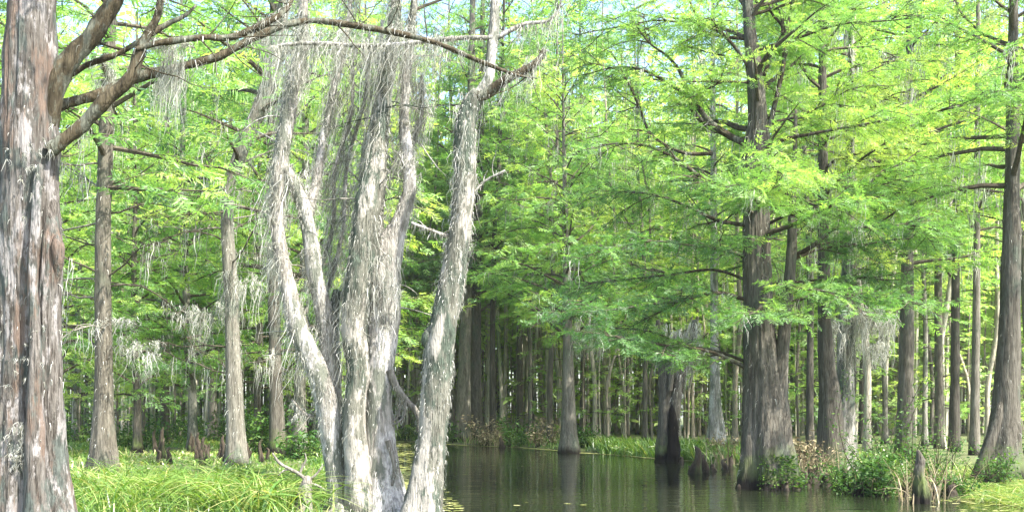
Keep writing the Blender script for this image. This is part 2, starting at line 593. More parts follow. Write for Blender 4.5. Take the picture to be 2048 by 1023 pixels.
def water_mat():
    m, nt, out = newmat('tea_dark_water')
    tc = nt.nodes.new('ShaderNodeTexCoord').outputs['Object']
    p = nt.nodes.new('ShaderNodeBsdfPrincipled')
    n1 = noise(nt, tc, 0.25, 3, 0.5)
    nt.links.new(ramp(nt, n1, [(0.3, (0.011, 0.016, 0.007)), (0.7, (0.018, 0.023, 0.011))]), p.inputs['Base Color'])
    p.inputs['Roughness'].default_value = 0.015
    p.inputs['IOR'].default_value = 1.42
    n = noise(nt, tc, 2.2, 3, 0.5, (0.4, 1.7, 1))
    n2 = noise(nt, tc, 0.6, 2, 0.5, (0.5, 1.3, 1))
    ad = nt.nodes.new('ShaderNodeMath')
    ad.operation = 'MULTIPLY_ADD'
    ad.inputs[1].default_value = 1.5
    nt.links.new(n2, ad.inputs[0])
    nt.links.new(n, ad.inputs[2])
    bp = nt.nodes.new('ShaderNodeBump')
    bp.inputs['Strength'].default_value = 0.30
    bp.inputs['Distance'].default_value = 0.05
    nt.links.new(ad.outputs[0], bp.inputs['Height'])
    nt.links.new(bp.outputs[0], p.inputs['Normal'])
    nt.links.new(p.outputs[0], out.inputs['Surface'])
    return m


# ------------------------------------------------------------------ terrain
XL = ([0, 10, 17, 30, 45, 64, 80], [0.3, -0.7, -1.7, -3.4, -5.3, -7.6, -9.0])          # left shore x over depth
YF = ([-9, -7.6, -3.5, 0.5, 2.4, 4.0, 5.6, 7.4, 8.6, 9.6, 10.4, 12, 40], [68, 64, 56, 50, 45, 41, 37, 33, 29.5, 26.5, 24.5, 22.5, 20.5])


def land(x, y):
    a = np.interp(y, *XL) - x
    a = np.where(y > 66, a + (y - 66), a)
    b = (y - np.interp(x, *YF)) * 0.8
    c = np.minimum(x - 9.1 - 0.05 * (20 - y), 6.0)
    return np.maximum(np.maximum(a, b), np.where(y < 26, c, -9))


def gz(x, y):
    x = np.asarray(x, float)
    y = np.asarray(y, float)
    s = land(x, y)
    p = np.stack([x, y, 0 * x], -1)
    wob = vn(p * 0.35) * 1.6 + vn(p * 1.1 + 4) * 0.7
    s = s + wob * 0.7
    z = np.where(s > 0, 0.26 * (1 - np.exp(-s * 0.35)), np.maximum(s * 0.35, -0.7))
    right = np.clip((x - 6) / 3, 0, 1) * np.clip((30 - y) / 6, 0, 1)
    z = np.where(s > 0, z * (1 - 0.75 * right), z)
    return z + np.where(s > 0, 0.05 * vn(p * 0.9 + 2) * (1 - 0.6 * right), 0)


def build_ground():
    def axis(lo, hi, near_lo, near_hi, fine, coarse):
        a = list(np.arange(near_lo, near_hi, fine))
        s, x = fine, near_hi
        while x < hi:
            a.append(x)
            s = min(s * 1.25, coarse)
            x += s
        a.append(hi)
        s, x = fine, near_lo
        pre = []
        while x > lo:
            s = min(s * 1.25, coarse)
            x -= s
            pre.append(x)
        return np.array(sorted(set(pre + a)))
    xs = axis(-500, 500, -22, 24, 0.3, 40)
    ys = axis(-60, 700, 4, 80, 0.35, 40)
    X, Y = np.meshgrid(xs, ys)
    Z = gz(X, Y)
    V = np.stack([X, Y, Z], -1).reshape(-1, 3)
    nx, ny = len(xs), len(ys)
    i = (np.arange(ny - 1)[:, None] * nx + np.arange(nx - 1)[None])
    mb = MB()
    mb.add(V, np.stack([i, i + 1, i + nx + 1, i + nx], -1).reshape(-1, 4))
    tag(mb.obj('ground', ground_mat()), kind='structure')
    mb = MB()
    mb.add([[-40, -30, 0], [60, -30, 0], [60, 75, 0], [-40, 75, 0]], [[0, 1, 2, 3]])
    tag(mb.obj('water', water_mat()), kind='structure')


build_ground()


def ground_at(x, y):
    return float(gz(np.array([x]), np.array([y]))[0])


# ------------------------------------------------------------------ frond template sets
T_FINE = frond_templates(6, 13, 0.40, 0.022)
T_MID = frond_templates(6, 11, 0.44, 0.033)
T_FAR = frond_templates(6, 8, 0.48, 0.052)
PAR_FINE = dict(sec=0.19, sl=1.15, fs=0.34, fsp=0.26, tr=0.010, lref=4.0, droop=0.14)
PAR_MID = dict(sec=0.32, sl=1.5, fs=0.58, fsp=0.30, tr=0.012, lref=5.0, droop=0.12)
PAR_FAR = dict(sec=0.45, sl=1.3, fs=0.9, fsp=0.36, tr=0.015, lref=3.0, droop=0.12, wood=False)


def stem_pts(lst, d):
    P = np.array([W(a[0], a[1], d + (a[3] if len(a) > 3 else 0)) for a in lst])
    r = np.array([a[2] * 0.5 / F * (d + (a[3] if len(a) > 3 else 0)) for a in lst])
    return P, r


# ------------------------------------------------------------------ big mottled trunk at the left edge
def tree_left():
    d = 11.0
    base = W(60, 1075, d)
    t = thing('cypress_tree', base, 'huge mottled trunk with peeling patches and long bent brown limbs at left edge', 'tree')
    mb = MB()
    main, rm = stem_pts([(36, 1110, 150), (38, 1023, 128), (40, 900, 112), (42, 760, 104), (46, 600, 98), (54, 430, 106), (60, 300, 112), (60, 190, 102), (62, 80, 93), (63, 0, 90), (70, -250, 82), (85, -700, 62), (100, -1300, 30), (105, -1700, 8)], d)
    V, N = tube(mb, main, rm, seg=170, step=0.05, rough=0.075, rf=4.5, ridge=.035, flute=0.10, fh=2.2, nf=5, seed=1.3)
    rib, rr = stem_pts([(118, 1110, 105, -.1), (112, 1023, 80, -.1), (104, 900, 58, -.1), (99, 760, 48, -.12), (99, 600, 44, -.12), (106, 500, 40, -.1), (100, 420, 36, -.02), (95, 300, 34, .08), (90, 200, 30, .15)], d)
    V2, N2 = tube(mb, rib, rr, seg=80, step=0.045, rough=0.10, rf=5, ridge=.03, flute=0.08, fh=1.5, nf=4, seed=4.0)
    burl, rb = stem_pts([(112, 470, 8, -.2), (116, 490, 28, -.2), (117, 515, 24, -.2), (114, 560, 12, -.16), (110, 600, 5, -.14)], d)
    tube(mb, burl, rb, seg=12, step=0.05, rough=0.1, rf=9, seed=2)
    rib3, rr3 = stem_pts([(78, 1110, 70, -.3), (74, 1000, 46, -.32), (70, 850, 34, -.33), (70, 700, 26, -.33), (66, 560, 22, -.32), (72, 430, 18, -.34), (80, 330, 16, -.3)], d)
    tube(mb, rib3, rr3, seg=40, step=0.06, rough=0.14, rf=6, ridge=.025, seed=6)
    mb.obj('trunk', M['bark_old'], t, base)
    limbs = [
        ([(64, 345, 36), (82, 262, 72), (104, 186, 56), (136, 133, 45), (180, 75, 41), (222, 15, 37), (245, -50, 34), (300, -180, 34), (360, -330, 22), (420, -420, 10)], 0),
        ([(98, 302, 34), (122, 285, 34), (160, 255, 31), (215, 200, 29), (255, 150, 28), (280, 105, 27), (296, 70, 21), (310, 35, 18), (325, -10, 15), (345, -80, 10), (352, -140, 5)], -.2),
        ([(108, 215, 24), (150, 202, 24), (200, 185, 23), (270, 163, 23), (360, 132, 21), (440, 110, 19), (520, 79, 17), (580, 52, 15), (620, 45, 14), (700, 51, 14), (780, 62, 14), (870, 92, 12), (960, 126, 10), (1035, 152, 6), (1075, 160, 3)], 0.3),
        ([(272, 98, 10), (300, 90, 16), (345, 86, 16), (400, 78, 15), (450, 70, 15), (500, 60, 16), (545, 48, 18), (575, 22, 12), (590, -20, 8)], -.15),
        ([(140, 150, 14), (170, 132, 13), (230, 108, 13), (290, 76, 13), (335, 48, 12), (365, 30, 10), (392, 12, 5)], .5),
    ]
    mossA, fz = [], []
    for k, (l, off) in enumerate(limbs):
        mbl = MB()
        n = len(l)
        lst = [(a, b, c, off + (i / n) * (2.2 if k == 2 else 0.8 if k == 3 else 0.3)) for i, (a, b, c) in enumerate(l)]
        P, r = stem_pts(lst, d)
        r *= .86
        P[2:] += R.normal(0, .02, (n - 2, 3))
        V3, N3 = tube(mbl, P, r, seg=18, step=0.045, rough=0.21, rf=8, seed=k + 2.0)
        # bare side twigs
        Q, rr_ = resample(P, r, 0.1)
        for j in range(9 if k > 1 else 5):
            i = R.integers(len(Q) // 3, len(Q) - 2)
            dd = unit(R.normal(0, 1, 3) * [1, .6, .6] + [0.3, 0, 0.1])
            L = R.uniform(0.25, 0.9)
            tp = limb_path(Q[i], dd, L, 4, 0.2, 0)
            tube(mbl, tp, np.linspace(0.010, 0.003, 5), seg=4, step=L / 6, cap=False)
        mbl.obj('limb', M['limb_brown'], t, base)
        fz.append((k, V3, N3, Q))
    mm = MB()
    for k, V3, N3, Q in fz:
        up = N3[:, 2] > -0.2
        fuzz(mm, V3[up], N3[up], 500 if k in (2, 3) else 120, (0.03, 0.11), 0.009)
        if k == 2:
            xs = Q[(Q[:, 0] > W(300, 0, 11.5)[0])]
            moss_strands(mm, xs[R.integers(0, len(xs), 34)], R.uniform(0.1, 0.5, 34), 0.04, 6, 0.007)
        if k in (1, 3):
            moss_strands(mm, Q[R.integers(len(Q) // 2, len(Q), 14)], R.uniform(0.08, 0.3, 14), 0.03, 6, 0.007)
    # pale bundle draped round the fork and on the hanging loop at px 340
    a = np.array([W(R.uniform(300, 375), R.uniform(78, 92), 11.4) for _ in range(45)])
    moss_strands(mm, a, R.uniform(0.03, 0.16, 45), 0.03, 8, 0.008)
    a = np.array([W(R.uniform(325, 365), R.uniform(95, 145), 11.6) for _ in range(16)])
    moss_strands(mm, a, R.uniform(0.4, 1.15, 16), 0.05, 10, 0.008)
    # tufts clinging to the trunk face
    for (px, py, n, sp, ln) in ((45, 870, 34, 13, 0.16), (34, 915, 22, 8, 0.12), (42, 700, 18, 22, 0.10), (58, 310, 22, 24, 0.14)):
        a = np.array([W(px + R.normal(0, sp), py + R.normal(0, sp * 1.4), d - 0.36) for _ in range(n)])
        moss_strands(mm, a, R.uniform(0.3, 1, n) * ln, 0.012, 7, 0.008, k=4, wob=0.012)
    fuzz(mm, V, N, 1400, (0.03, 0.09), 0.008)
    fuzz(mm, V2, N2, 700, (0.03, 0.09), 0.008)
    mm.obj('hanging_moss', M['moss'], t, base, smooth=False)['kind'] = 'stuff'
    mc, fol = MB(), Fol()
    par = dict(PAR_FINE, sec=0.42, fol=0.8, fs=0.42)
    auto_limbs(mc, fol, main, rm, 8.2, 14.5, 34, lambda u: 3.8 * (1 - .5 * u), par)
    fol.emit(mc, T_MID)
    mc.obj('crown', [M['twig'], M['needles']], t, base, smooth=False)


tree_left()


# ------------------------------------------------------------------ mossy multi stemmed tree in the middle
def tree_cluster():
    d = 16.0
    base = W(735, 1028, d)
    t = thing('swamp_tree', base, 'pale mossy tree of several twisting stems rising from one foot on the bank', 'tree')
    stems = [
        ('bark_pale', [(690, 1050, 70, 0), (680, 1000, 52, 0), (668, 900, 50, 0), (655, 800, 52, 0), (632, 730, 50, -.05), (606, 680, 44, -.1), (588, 620, 38, -.1), (575, 560, 34, -.1), (563, 490, 32, -.1), (556, 420, 34, -.1), (556, 350, 36, -.1), (566, 290, 34, -.1), (580, 210, 31, 0), (596, 130, 28, .1), (604, 60, 24, .1), (607, 10, 20, .1), (612, -80, 16, .2), (620, -300, 8, .3)]),
        ('bark_pale', [(700, 1040, 60, .2), (690, 940, 44, .2), (672, 840, 42, .2), (660, 760, 40, .15), (652, 690, 40, .1), (640, 600, 38, .1), (628, 520, 36, .05), (618, 450, 34, 0), (606, 410, 30, -.05), (588, 370, 27, -.08), (570, 335, 24, -.1)]),
        ('bark_pale', [(614, 440, 22, .05), (628, 380, 20, .1), (640, 320, 18, .2), (655, 250, 15, .3), (672, 170, 13, .4), (690, 90, 11, .5), (700, 20, 9, .6), (708, -100, 6, .6)]),
        ('bark_shag', [(722, 1055, 66, -.1), (718, 980, 50, -.15), (713, 860, 42, -.15), (711, 740, 42, -.15), (714, 620, 46, -.15), (722, 520, 50, -.15), (733, 430, 50, -.15), (742, 370, 44, -.15), (746, 336, 44, -.15), (752, 300, 30, -.12), (760, 240, 26, -.1), (772, 170, 25, 0), (782, 90, 24, .05), (788, 20, 20, .1), (795, -60, 15, .1), (800, -260, 7, .1)]),
        ('bark_pale', [(778, 1060, 112, .1), (768, 1000, 84, .1), (760, 920, 62, .1), (756, 830, 52, .1), (758, 740, 54, .1), (763, 650, 60, .15), (770, 570, 62, .15), (780, 500, 50, .15), (798, 450, 32, .15), (813, 400, 24, .15), (814, 330, 24, .15), (810, 250, 21, .2), (814, 170, 18, .2), (822, 90, 15, .3), (830, 0, 12, .3), (842, -200, 6, .4)]),
        ('bark_shag', [(668, 760, 20, .35), (670, 690, 22, .3), (668, 620, 24, .3), (674, 580, 18, .25)]),
        ('bark_shag', [(755, 520, 30, .3), (757, 440, 22, .3), (764, 380, 16, .3), (770, 300, 12, .35), (776, 200, 9, .4)]),
        ('bark_pale', [(634, 560, 9, 0.50), (666, 450, 9, 0.50), (670, 340, 8, 0.50), (702, 230, 9, 0.50), (706, 120, 6, 0.50)]),
        ('bark_pale', [(649, 600, 9, 0.70), (685, 465, 9, 0.70), (694, 330, 8, 0.70), (730, 195, 9, 0.70), (739, 60, 6, 0.70)]),
        ('bark_pale', [(684, 600, 9, 0.90), (718, 460, 9, 0.90), (724, 320, 8, 0.90), (758, 180, 9, 0.90), (764, 40, 6, 0.90)]),
        ('bark_pale', [(784, 470, 9, 0.50), (813, 390, 9, 0.50), (814, 310, 8, 0.50), (843, 230, 9, 0.50), (844, 150, 6, 0.50)]),
    ]
    mm = MB()
    parts = []
    for k, (mt, l) in enumerate(stems):
        mb = MB()
        P, r = stem_pts(l, d)
        r = r * (1.08 if k in (3, 4) else .9)
        if k < 5:
            P, r = resample(P, r, .35)
            P[3:-2] += np.stack([vn(P[3:-2] * 1.3 + k * 3), vn(P[3:-2] * 1.3 + k * 5 + 8), 0 * P[3:-2, 0]], -1) * .10
        V, N = tube(mb, P, r, seg=22 if k < 7 else 10, step=0.06, rough=0.15, rf=5.0, flute=0.10 if l[0][1] > 1000 else 0, fh=0.6, nf=4, seed=k * 1.7)
        if l[0][1] > 1000:   # roots
            for j in range(4):
                a = R.uniform(-2.6, 0.2)
                q = P[0] * 1.0
                q = W(l[0][0], 1010, d)
                rp = [q + [0, 0, 0.12], q + np.array([math.cos(a), math.sin(a), 0]) * 0.25 + [0, 0, -0.03], q + np.array([math.cos(a), math.sin(a), 0]) * 0.6 + [0, 0, -0.25]]
                tube(mb, rp, [0.09, 0.06, 0.03], seg=8, step=0.06, rough=0.1, seed=j)
        Q, rr = resample(P, r, 0.12)
        ntw = {0: 8, 3: 8, 4: 10, 5: 3}.get(k, 4)
        for j in range(ntw):
            i = R.integers(len(Q) // 3, len(Q) - 1)
            L = R.uniform(0.4, 1.3)
            tp = limb_path(Q[i], [R.choice([-1, 1]), R.normal(0, .6), R.uniform(-.3, .5)], L, 5, 0.28, -0.2)
            tube(mb, tp, np.linspace(0.014, 0.004, 6), seg=4, step=L / 8, cap=False)
        o = mb.obj('stem', M[mt], t, base)
        parts.append((k, V, N, Q, rr))
        fuzz(mm, V, N, {0: 8000, 1: 5600, 2: 3000, 3: 5200, 4: 4600, 5: 900, 6: 1300}.get(k, 2200), (0.02, 0.085), 0.010)
    # dead hooked branch on the right and dead sticks low on the left
    for l, dd in (([(778, 740, 18), (792, 770, 15), (812, 800, 13), (832, 822, 12), (838, 840, 9), (836, 862, 5)], 0),
                  ([(788, 760, 7), (800, 800, 6), (796, 830, 5), (778, 850, 4)], .05), ([(812, 800, 6), (806, 835, 5), (785, 850, 4)], -.05),
                  ([(775, 880, 12), (785, 910, 10), (790, 940, 8), (784, 970, 5)], -.2),
                  ([(628, 832, 7), (612, 828, 7), (598, 815, 6), (586, 800, 4)], 0), ([(610, 828, 5), (594, 828, 4), (584, 838, 2)], 0)):
        mb = MB()
        P, r = stem_pts([(a, b, c, dd) for a, b, c in l], d)
        V, N = tube(mb, P, r, seg=8, step=0.04, rough=0.15, rf=10, seed=3)
        mb.obj('dead_branch', M['wood_dead'], t, base)
        fuzz(mm, V, N, 200, (0.03, 0.09), 0.008)
    # curtains of moss
    for k, V, N, Q, rr in parts:
        z = Q[:, 2]
        q = Q[(z > 2.6)]
        if len(q) < 4:
            continue
        n = {0: 110, 1: 20, 2: 60, 3: 110, 4: 80, 5: 0, 6: 24}.get(k, 44)
        if n:
            a = q[R.integers(0, len(q), n)] + R.normal(0, 0.07, (n, 3))
            moss_strands(mm, a, R.uniform(0.12, 1.0, n) ** 1.5 * 1.3, 0.045, 15, 0.010, drift=(-0.22, 0, 0), wob=.04, k=8)
    # bole between the big stems, moss sheets
    a = np.array([W(R.uniform(725, 800), R.uniform(430, 680), d - 0.32) for _ in range(26)])
    moss_strands(mm, a, R.uniform(0.2, 0.9, 26), 0.04, 9, 0.0085, drift=(-0.05, 0, 0))
    # hanging from the long limbs overhead
    n = 70
    a = np.array([W(R.choice([575, 600, 640, 690, 740, 790, 830, 880]) + R.normal(0, 14), R.uniform(50, 110), d + R.uniform(-.6, .8)) for _ in range(n)])
    moss_strands(mm, a, R.uniform(0.1, 1.0, n) ** 1.6 * 1.8, 0.06, 14, 0.010, drift=(-0.24, 0, 0), wob=.045, k=8)
    mm.obj('hanging_moss', M['moss'], t, base, smooth=False)['kind'] = 'stuff'
    mc, fol = MB(), Fol()
    for k in (0, 3, 4):
        P, r = stem_pts(stems[k][1], d)
        auto_limbs(mc, fol, P, r, P[:, 2].max() - 2.0, P[:, 2].max(), 5, lambda u: 1.7, dict(PAR_FINE, sec=0.5, fol=0.5))
    fol.emit(mc, T_FINE, tint0=0.65)
    mc.obj('crown', [M['twig'], M['needles']], t, base, smooth=False)

    # the leaning single stem on the right of the clump
    d = 15.4
    base = W(845, 1040, d)
    t = thing('swamp_tree', base, 'grey mossy tree leaning right, forking high up, at the water edge beside the pale clump', 'tree')
    main = [(835, 1075, 100), (845, 1010, 78), (858, 930, 64), (868, 850, 60), (872, 770, 60), (876, 700, 62), (888, 640, 58), (902, 570, 52), (914, 500, 46), (924, 430, 42), (929, 360, 42), (930, 300, 44), (932, 245, 40), (945, 205, 36), (958, 185, 28)]
    up = [(956, 190, 24), (975, 160, 20), (982, 110, 20), (988, 60, 22), (990, 0, 18), (996, -80, 13), (1004, -260, 6)]
    right = [(948, 195, 26), (978, 186, 22), (1008, 166, 19), (1040, 148, 17), (1068, 132, 14), (1084, 112, 13), (1090, 100, 9)]
    mb, mm = MB(), MB()
    P, r = stem_pts(main, d)
    V, N = tube(mb, P, r, seg=26, step=0.06, rough=0.13, rf=5, flute=0.12, fh=0.5, nf=4, seed=8.8)
    bl, br = stem_pts([(852, 700, 4, -.06), (856, 680, 30, -.05), (872, 660, 34, 0), (888, 640, 10, 0)], d)
    tube(mb, bl, br, seg=12, step=0.05, rough=0.12, seed=2)
    mb.obj('trunk', M['bark_shag'], t, base)
    fuzz(mm, V, N, 6500, (0.02, 0.08), 0.010)
    Q, _ = resample(P, r, 0.1)
    q = Q[Q[:, 2] > 3.5]
    moss_strands(mm, q[R.integers(0, len(q), 60)] + R.normal(0, .1, (60, 3)), R.uniform(.2, .7, 60), 0.05, 9, 0.008, drift=(-.1, 0, 0))
    for j, l in enumerate((up, right,
                           [(985, 78, 10), (930, 78, 9), (880, 82, 9), (800, 86, 8), (720, 88, 8), (640, 82, 8), (575, 85, 7), (545, 86, 4)],
                           [(985, 80, 12), (1010, 66, 10), (1050, 47, 8), (1100, 38, 6), (1118, 14, 5), (1124, -20, 4)],
                           [(922, 470, 9), (890, 470, 7), (860, 462, 6), (825, 450, 6)],
                           [(935, 400, 6), (970, 360, 5), (1010, 340, 4)])):
        mbl = MB()
        P2, r2 = stem_pts(l, d)
        P2[:, 1] += np.cumsum(R.normal(0, 0.05, len(P2)))
        V2, N2 = tube(mbl, P2, r2, seg=12, step=0.06, rough=0.14, rf=7, seed=j + .5)
        Q2, _ = resample(P2, r2, 0.1)
        for _ in range(6 if j != 0 else 3):
            i = R.integers(1, len(Q2) - 1)
            L = R.uniform(0.2, 0.7)
            tp = limb_path(Q2[i], R.normal(0, 1, 3) + [0.3, 0, -.2], L, 4, 0.25, 0)
            tube(mbl, tp, np.linspace(0.009, 0.003, 5), seg=4, step=L / 6, cap=False)
        mbl.obj('limb', M['bark_pale' if j != 1 else 'limb_brown'], t, base)
        fuzz(mm, V2, N2, 1700 if j < 3 else 400, (0.03, 0.1), 0.009)
        if j in (1, 2, 3):
            n = 46 if j == 2 else 18
            moss_strands(mm, Q2[R.integers(len(Q2) // 3, len(Q2), n)], R.uniform(.15, .8, n), 0.04, 8, 0.0075, drift=(-.15, 0, 0))
    mm.obj('hanging_moss', M['moss'], t, base, smooth=False)['kind'] = 'stuff'
    P, r = stem_pts(up, d)
    mc, fol = MB(), Fol()
    auto_limbs(mc, fol, P, r, P[:, 2].max() - 1.8, P[:, 2].max(), 6, lambda u: 1.8, dict(PAR_FINE, sec=0.45, fol=0.6))
    fol.emit(mc, T_FINE, tint0=0.65)
    mc.obj('crown', [M['twig'], M['needles']], t, base, smooth=False)


tree_cluster()


# ------------------------------------------------------------------ the great cypress on the right
def tree_hero():
    d = 22.0
    base = W(1532, 978, d)
    t = thing('bald_cypress', base, 'great bald cypress with fluted flared base standing in the water, bright layered feathery crown', 'tree')
    mb, mc, fol = MB(), MB(), Fol()
    main = [(1534, 1012, 150), (1534, 978, 128), (1534, 940, 112), (1532, 880, 98), (1530, 800, 88), (1526, 740, 82), (1520, 690, 68), (1516, 600, 58), (1514, 500, 54), (1512, 420, 52), (1510, 360, 50), (1511, 310, 52), (1514, 285, 52), (1515, 250, 39), (1513, 200, 34), (1508, 130, 30), (1500, 60, 24), (1495, 0, 20), (1490, -120, 16), (1488, -300, 12), (1490, -480, 4)]
    P, r = stem_pts(main, d)
    V, N = tube(mb, P, r, seg=150, step=0.09, rough=0.06, rf=3.2, ridge=.04, flute=0.19, fh=1.5, nf=6, seed=2.4)
    mb.obj('trunk', M['bark_cypress'], t, base)
    side = MB()
    sp, sr = stem_pts([(1556, 800, 40, -.15), (1560, 745, 34, -.2), (1567, 680, 27, -.2), (1575, 600, 23, -.2), (1582, 520, 22, -.2), (1585, 440, 17, -.2), (1586, 380, 13, -.2), (1590, 300, 9, -.1), (1592, 220, 6, 0)], d)
    tube(side, sp, sr, seg=14, step=0.1, rough=0.07, seed=5)
    side.obj('side_stem', M['bark_cypress'], t, base)
    spine = [
        # (pixel path, depth change from base to tip)
        ([(1498, 290, 26), (1465, 272, 24), (1425, 245, 20), (1385, 205, 15), (1330, 165, 11), (1285, 140, 8), (1230, 132, 5), (1170, 150, 3)], 1.2),
        ([(1425, 245, 18), (1400, 215, 16), (1378, 175, 14), (1362, 130, 12), (1345, 100, 9), (1310, 70, 6), (1270, 30, 4)], -.4),
        ([(1490, 400, 18), (1440, 385, 16), (1400, 355, 14), (1350, 325, 11), (1300, 292, 9), (1255, 282, 7), (1200, 290, 4)], -1.0),
        ([(1430, 300, 14), (1380, 295, 12), (1345, 285, 11), (1310, 250, 9), (1280, 205, 8), (1250, 150, 6), (1240, 120, 4)], .2),
        ([(1490, 450, 16), (1440, 436, 13), (1380, 412, 10), (1310, 395, 8), (1230, 385, 5), (1170, 400, 3)], .8),
        ([(1490, 512, 12), (1440, 500, 10), (1380, 492, 8), (1310, 490, 6), (1220, 500, 4), (1150, 520, 3)], -1.6),
        ([(1492, 735, 14), (1450, 715, 12), (1400, 702, 10), (1330, 692, 8), (1260, 680, 6), (1190, 664, 4)], -1.8),
        ([(1490, 722, 12), (1440, 700, 10), (1380, 680, 8), (1290, 668, 6), (1210, 655, 4)], 1.4),
        ([(1495, 600, 14), (1440, 590, 12), (1360, 600, 10), (1280, 610, 8), (1180, 620, 5), (1080, 625, 3)], -2.2),
        ([(1495, 560, 12), (1430, 540, 10), (1340, 545, 8), (1240, 555, 6), (1120, 570, 4)], 1.8),
        ([(1530, 300, 16), (1560, 285, 14), (1620, 268, 11), (1700, 252, 9), (1800, 240, 8), (1880, 222, 8), (1960, 200, 7), (2015, 184, 5)], -1.5),
        ([(1532, 275, 20), (1545, 230, 18), (1552, 180, 16), (1555, 120, 14), (1565, 70, 12), (1580, 30, 10), (1590, -30, 7)], -.1),
        ([(1528, 150, 14), (1545, 105, 13), (1550, 60, 10), (1540, 20, 8), (1530, -40, 5)], .4),
        ([(1500, 140, 14), (1475, 110, 12), (1440, 70, 10), (1400, 40, 8), (1370, -20, 5)], -.3),
        ([(1500, 165, 9), (1440, 160, 8), (1380, 155, 6), (1300, 150, 4)], -1.4),
        ([(1582, 515, 18), (1620, 490, 16), (1660, 465, 13), (1720, 455, 10), (1800, 448, 7), (1880, 460, 4)], -1.2),
        ([(1582, 520, 12), (1640, 500, 10), (1720, 490, 8), (1810, 480, 5), (1880, 490, 3)], .9),
        ([(1535, 330, 12), (1600, 345, 10), (1680, 375, 9), (1720, 378, 10), (1760, 350, 7), (1800, 320, 5), (1840, 300, 3)], .8),
        ([(1718, 380, 8), (1760, 370, 6), (1820, 362, 4), (1870, 365, 3)], 1.6),
        ([(1538, 620, 12), (1600, 600, 10), (1680, 595, 8), (1780, 600, 5), (1860, 610, 3)], -2.0),
        ([(1530, 570, 10), (1600, 560, 8), (1700, 555, 6), (1800, 560, 3)], 1.4),
        ([(1530, 450, 12), (1580, 430, 10), (1640, 410, 7), (1720, 400, 4)], -2.2),
        ([(1515, 420, 14), (1512, 410, 11), (1506, 395, 8), (1500, 380, 5)], -3.2),
        ([(1515, 350, 12), (1530, 345, 10), (1555, 345, 8), (1570, 350, 5)], -3.0),
        ([(1515, 640, 12), (1520, 620, 10), (1500, 620, 8), (1490, 630, 4)], -2.9),
        ([(1520, 250, 12), (1580, 240, 9), (1650, 210, 7), (1720, 150, 5), (1790, 120, 3)], .5),
        ([(1515, 100, 12), (1590, 80, 9), (1680, 50, 7), (1780, 40, 5), (1880, 30, 3)], -1.4),
        ([(1510, 80, 12), (1430, 60, 9), (1330, 40, 6), (1230, 50, 4), (1150, 70, 3)], .6),
        ([(1505, 30, 12), (1600, 0, 9), (1700, -30, 6), (1790, -20, 3)], 1.0),
    ]
    mossA = []
    for k, (l, dz) in enumerate(spine):
        n = len(l)
        P2, r2 = stem_pts([(a, b, c * .6, dz * (i / (n - 1)) ** 1.2) for i, (a, b, c) in enumerate(l)], d)
        if k == 1:
            P2[:, 1] += 0.35
        if k == 3:
            P2[:, 1] += 0.3
        P2[1:-1] += R.normal(0, 0.05, (n - 2, 3))
        mbl = MB()
        tube(mbl, P2, r2, seg=9, step=0.12, rough=0.1, rf=5, seed=k + 1.0)
        mbl.obj('limb', M['limb_brown'], t, base)
        leafy_path(mc, fol, P2, 0, dict(PAR_FINE, fol=.5) if k < 4 else PAR_FINE, 0, t0=0.25)
        L = np.linalg.norm(np.diff(P2, axis=0), axis=1).sum()
        # forks of the limb
        for j in range(int(3 + L)):
            i = R.integers(1, n - 1) if n > 3 else 1
            dd = unit(P2[min(i + 1, n - 1)] - P2[i - 1])
            ya = R.choice([-1, 1]) * R.uniform(.5, 1.1)
            h = [dd[0] * math.cos(ya) - dd[1] * math.sin(ya), dd[0] * math.sin(ya) + dd[1] * math.cos(ya), dd[2] * .4 + R.normal(.05, .2)]
            Lf = R.uniform(.7, 1.6)
            fp = limb_path(P2[i], h, Lf, 5, .14, -.2)
            tube(mc, fp, np.linspace(min(.022, r2[i] * .6), .006, 6), seg=5, step=Lf / 5, cap=False)
            leafy_path(mc, fol, fp, 0, dict(PAR_FINE, sl=.8, lref=1.5, fol=.45 if k < 4 else 1.0), 0, t0=.15)
        mossA += [P2[i] for i in range(1, n)]
    # limbs to the back and the front, and the top out of frame
    par = dict(PAR_FINE, sec=.34)
    auto_limbs(mc, fol, P, r, 4.8, 10.5, 16, lambda u: 3.4, par, az0=(0.6, 2.5))
    auto_limbs(mc, fol, P, r, 4.0, 10.5, 7, lambda u: 2.6, par, az0=(-2.6, -0.5))
    auto_limbs(mc, fol, P, r, 10.5, 16.0, 26, lambda u: 3.8 * (1 - .7 * u), dict(par, sec=.5))
    nf = fol.emit(mc, T_FINE, tint0=0.50, tvar=.15, clump=.8)
    print('hero fronds', nf)
    mc.obj('crown', [M['twig'], M['needles']], t, base, smooth=False)
    mm = MB()
    A = np.array(mossA)
    A = A[R.random(len(A)) < .45]
    moss_strands(mm, A, R.uniform(.15, .8, len(A)), .05, 8, .012, drift=(-.05, 0, 0))
    fuzz(mm, V, N, 1500, (.04, .14), .014)
    mm.obj('hanging_moss', M['moss'], t, base, smooth=False)['kind'] = 'stuff'
    # plants on the buttress
    mf = MB()
    n = 520
    th = R.uniform(-1.2, .9, n) - math.pi / 2 + .7
    z = R.uniform(.05, .75, n)
    rad = .72 - .22 * z
    O = np.stack([base[0] + np.cos(th) * rad, base[1] + np.sin(th) * rad, z], -1)
    leaves(mf, O, np.stack([np.cos(th), np.sin(th), R.uniform(-.4, .6, n)], -1), R.uniform(.05, .15, n), .4)
    mf.obj('ferns', M['leaf'], t, base, smooth=False)['kind'] = 'stuff'


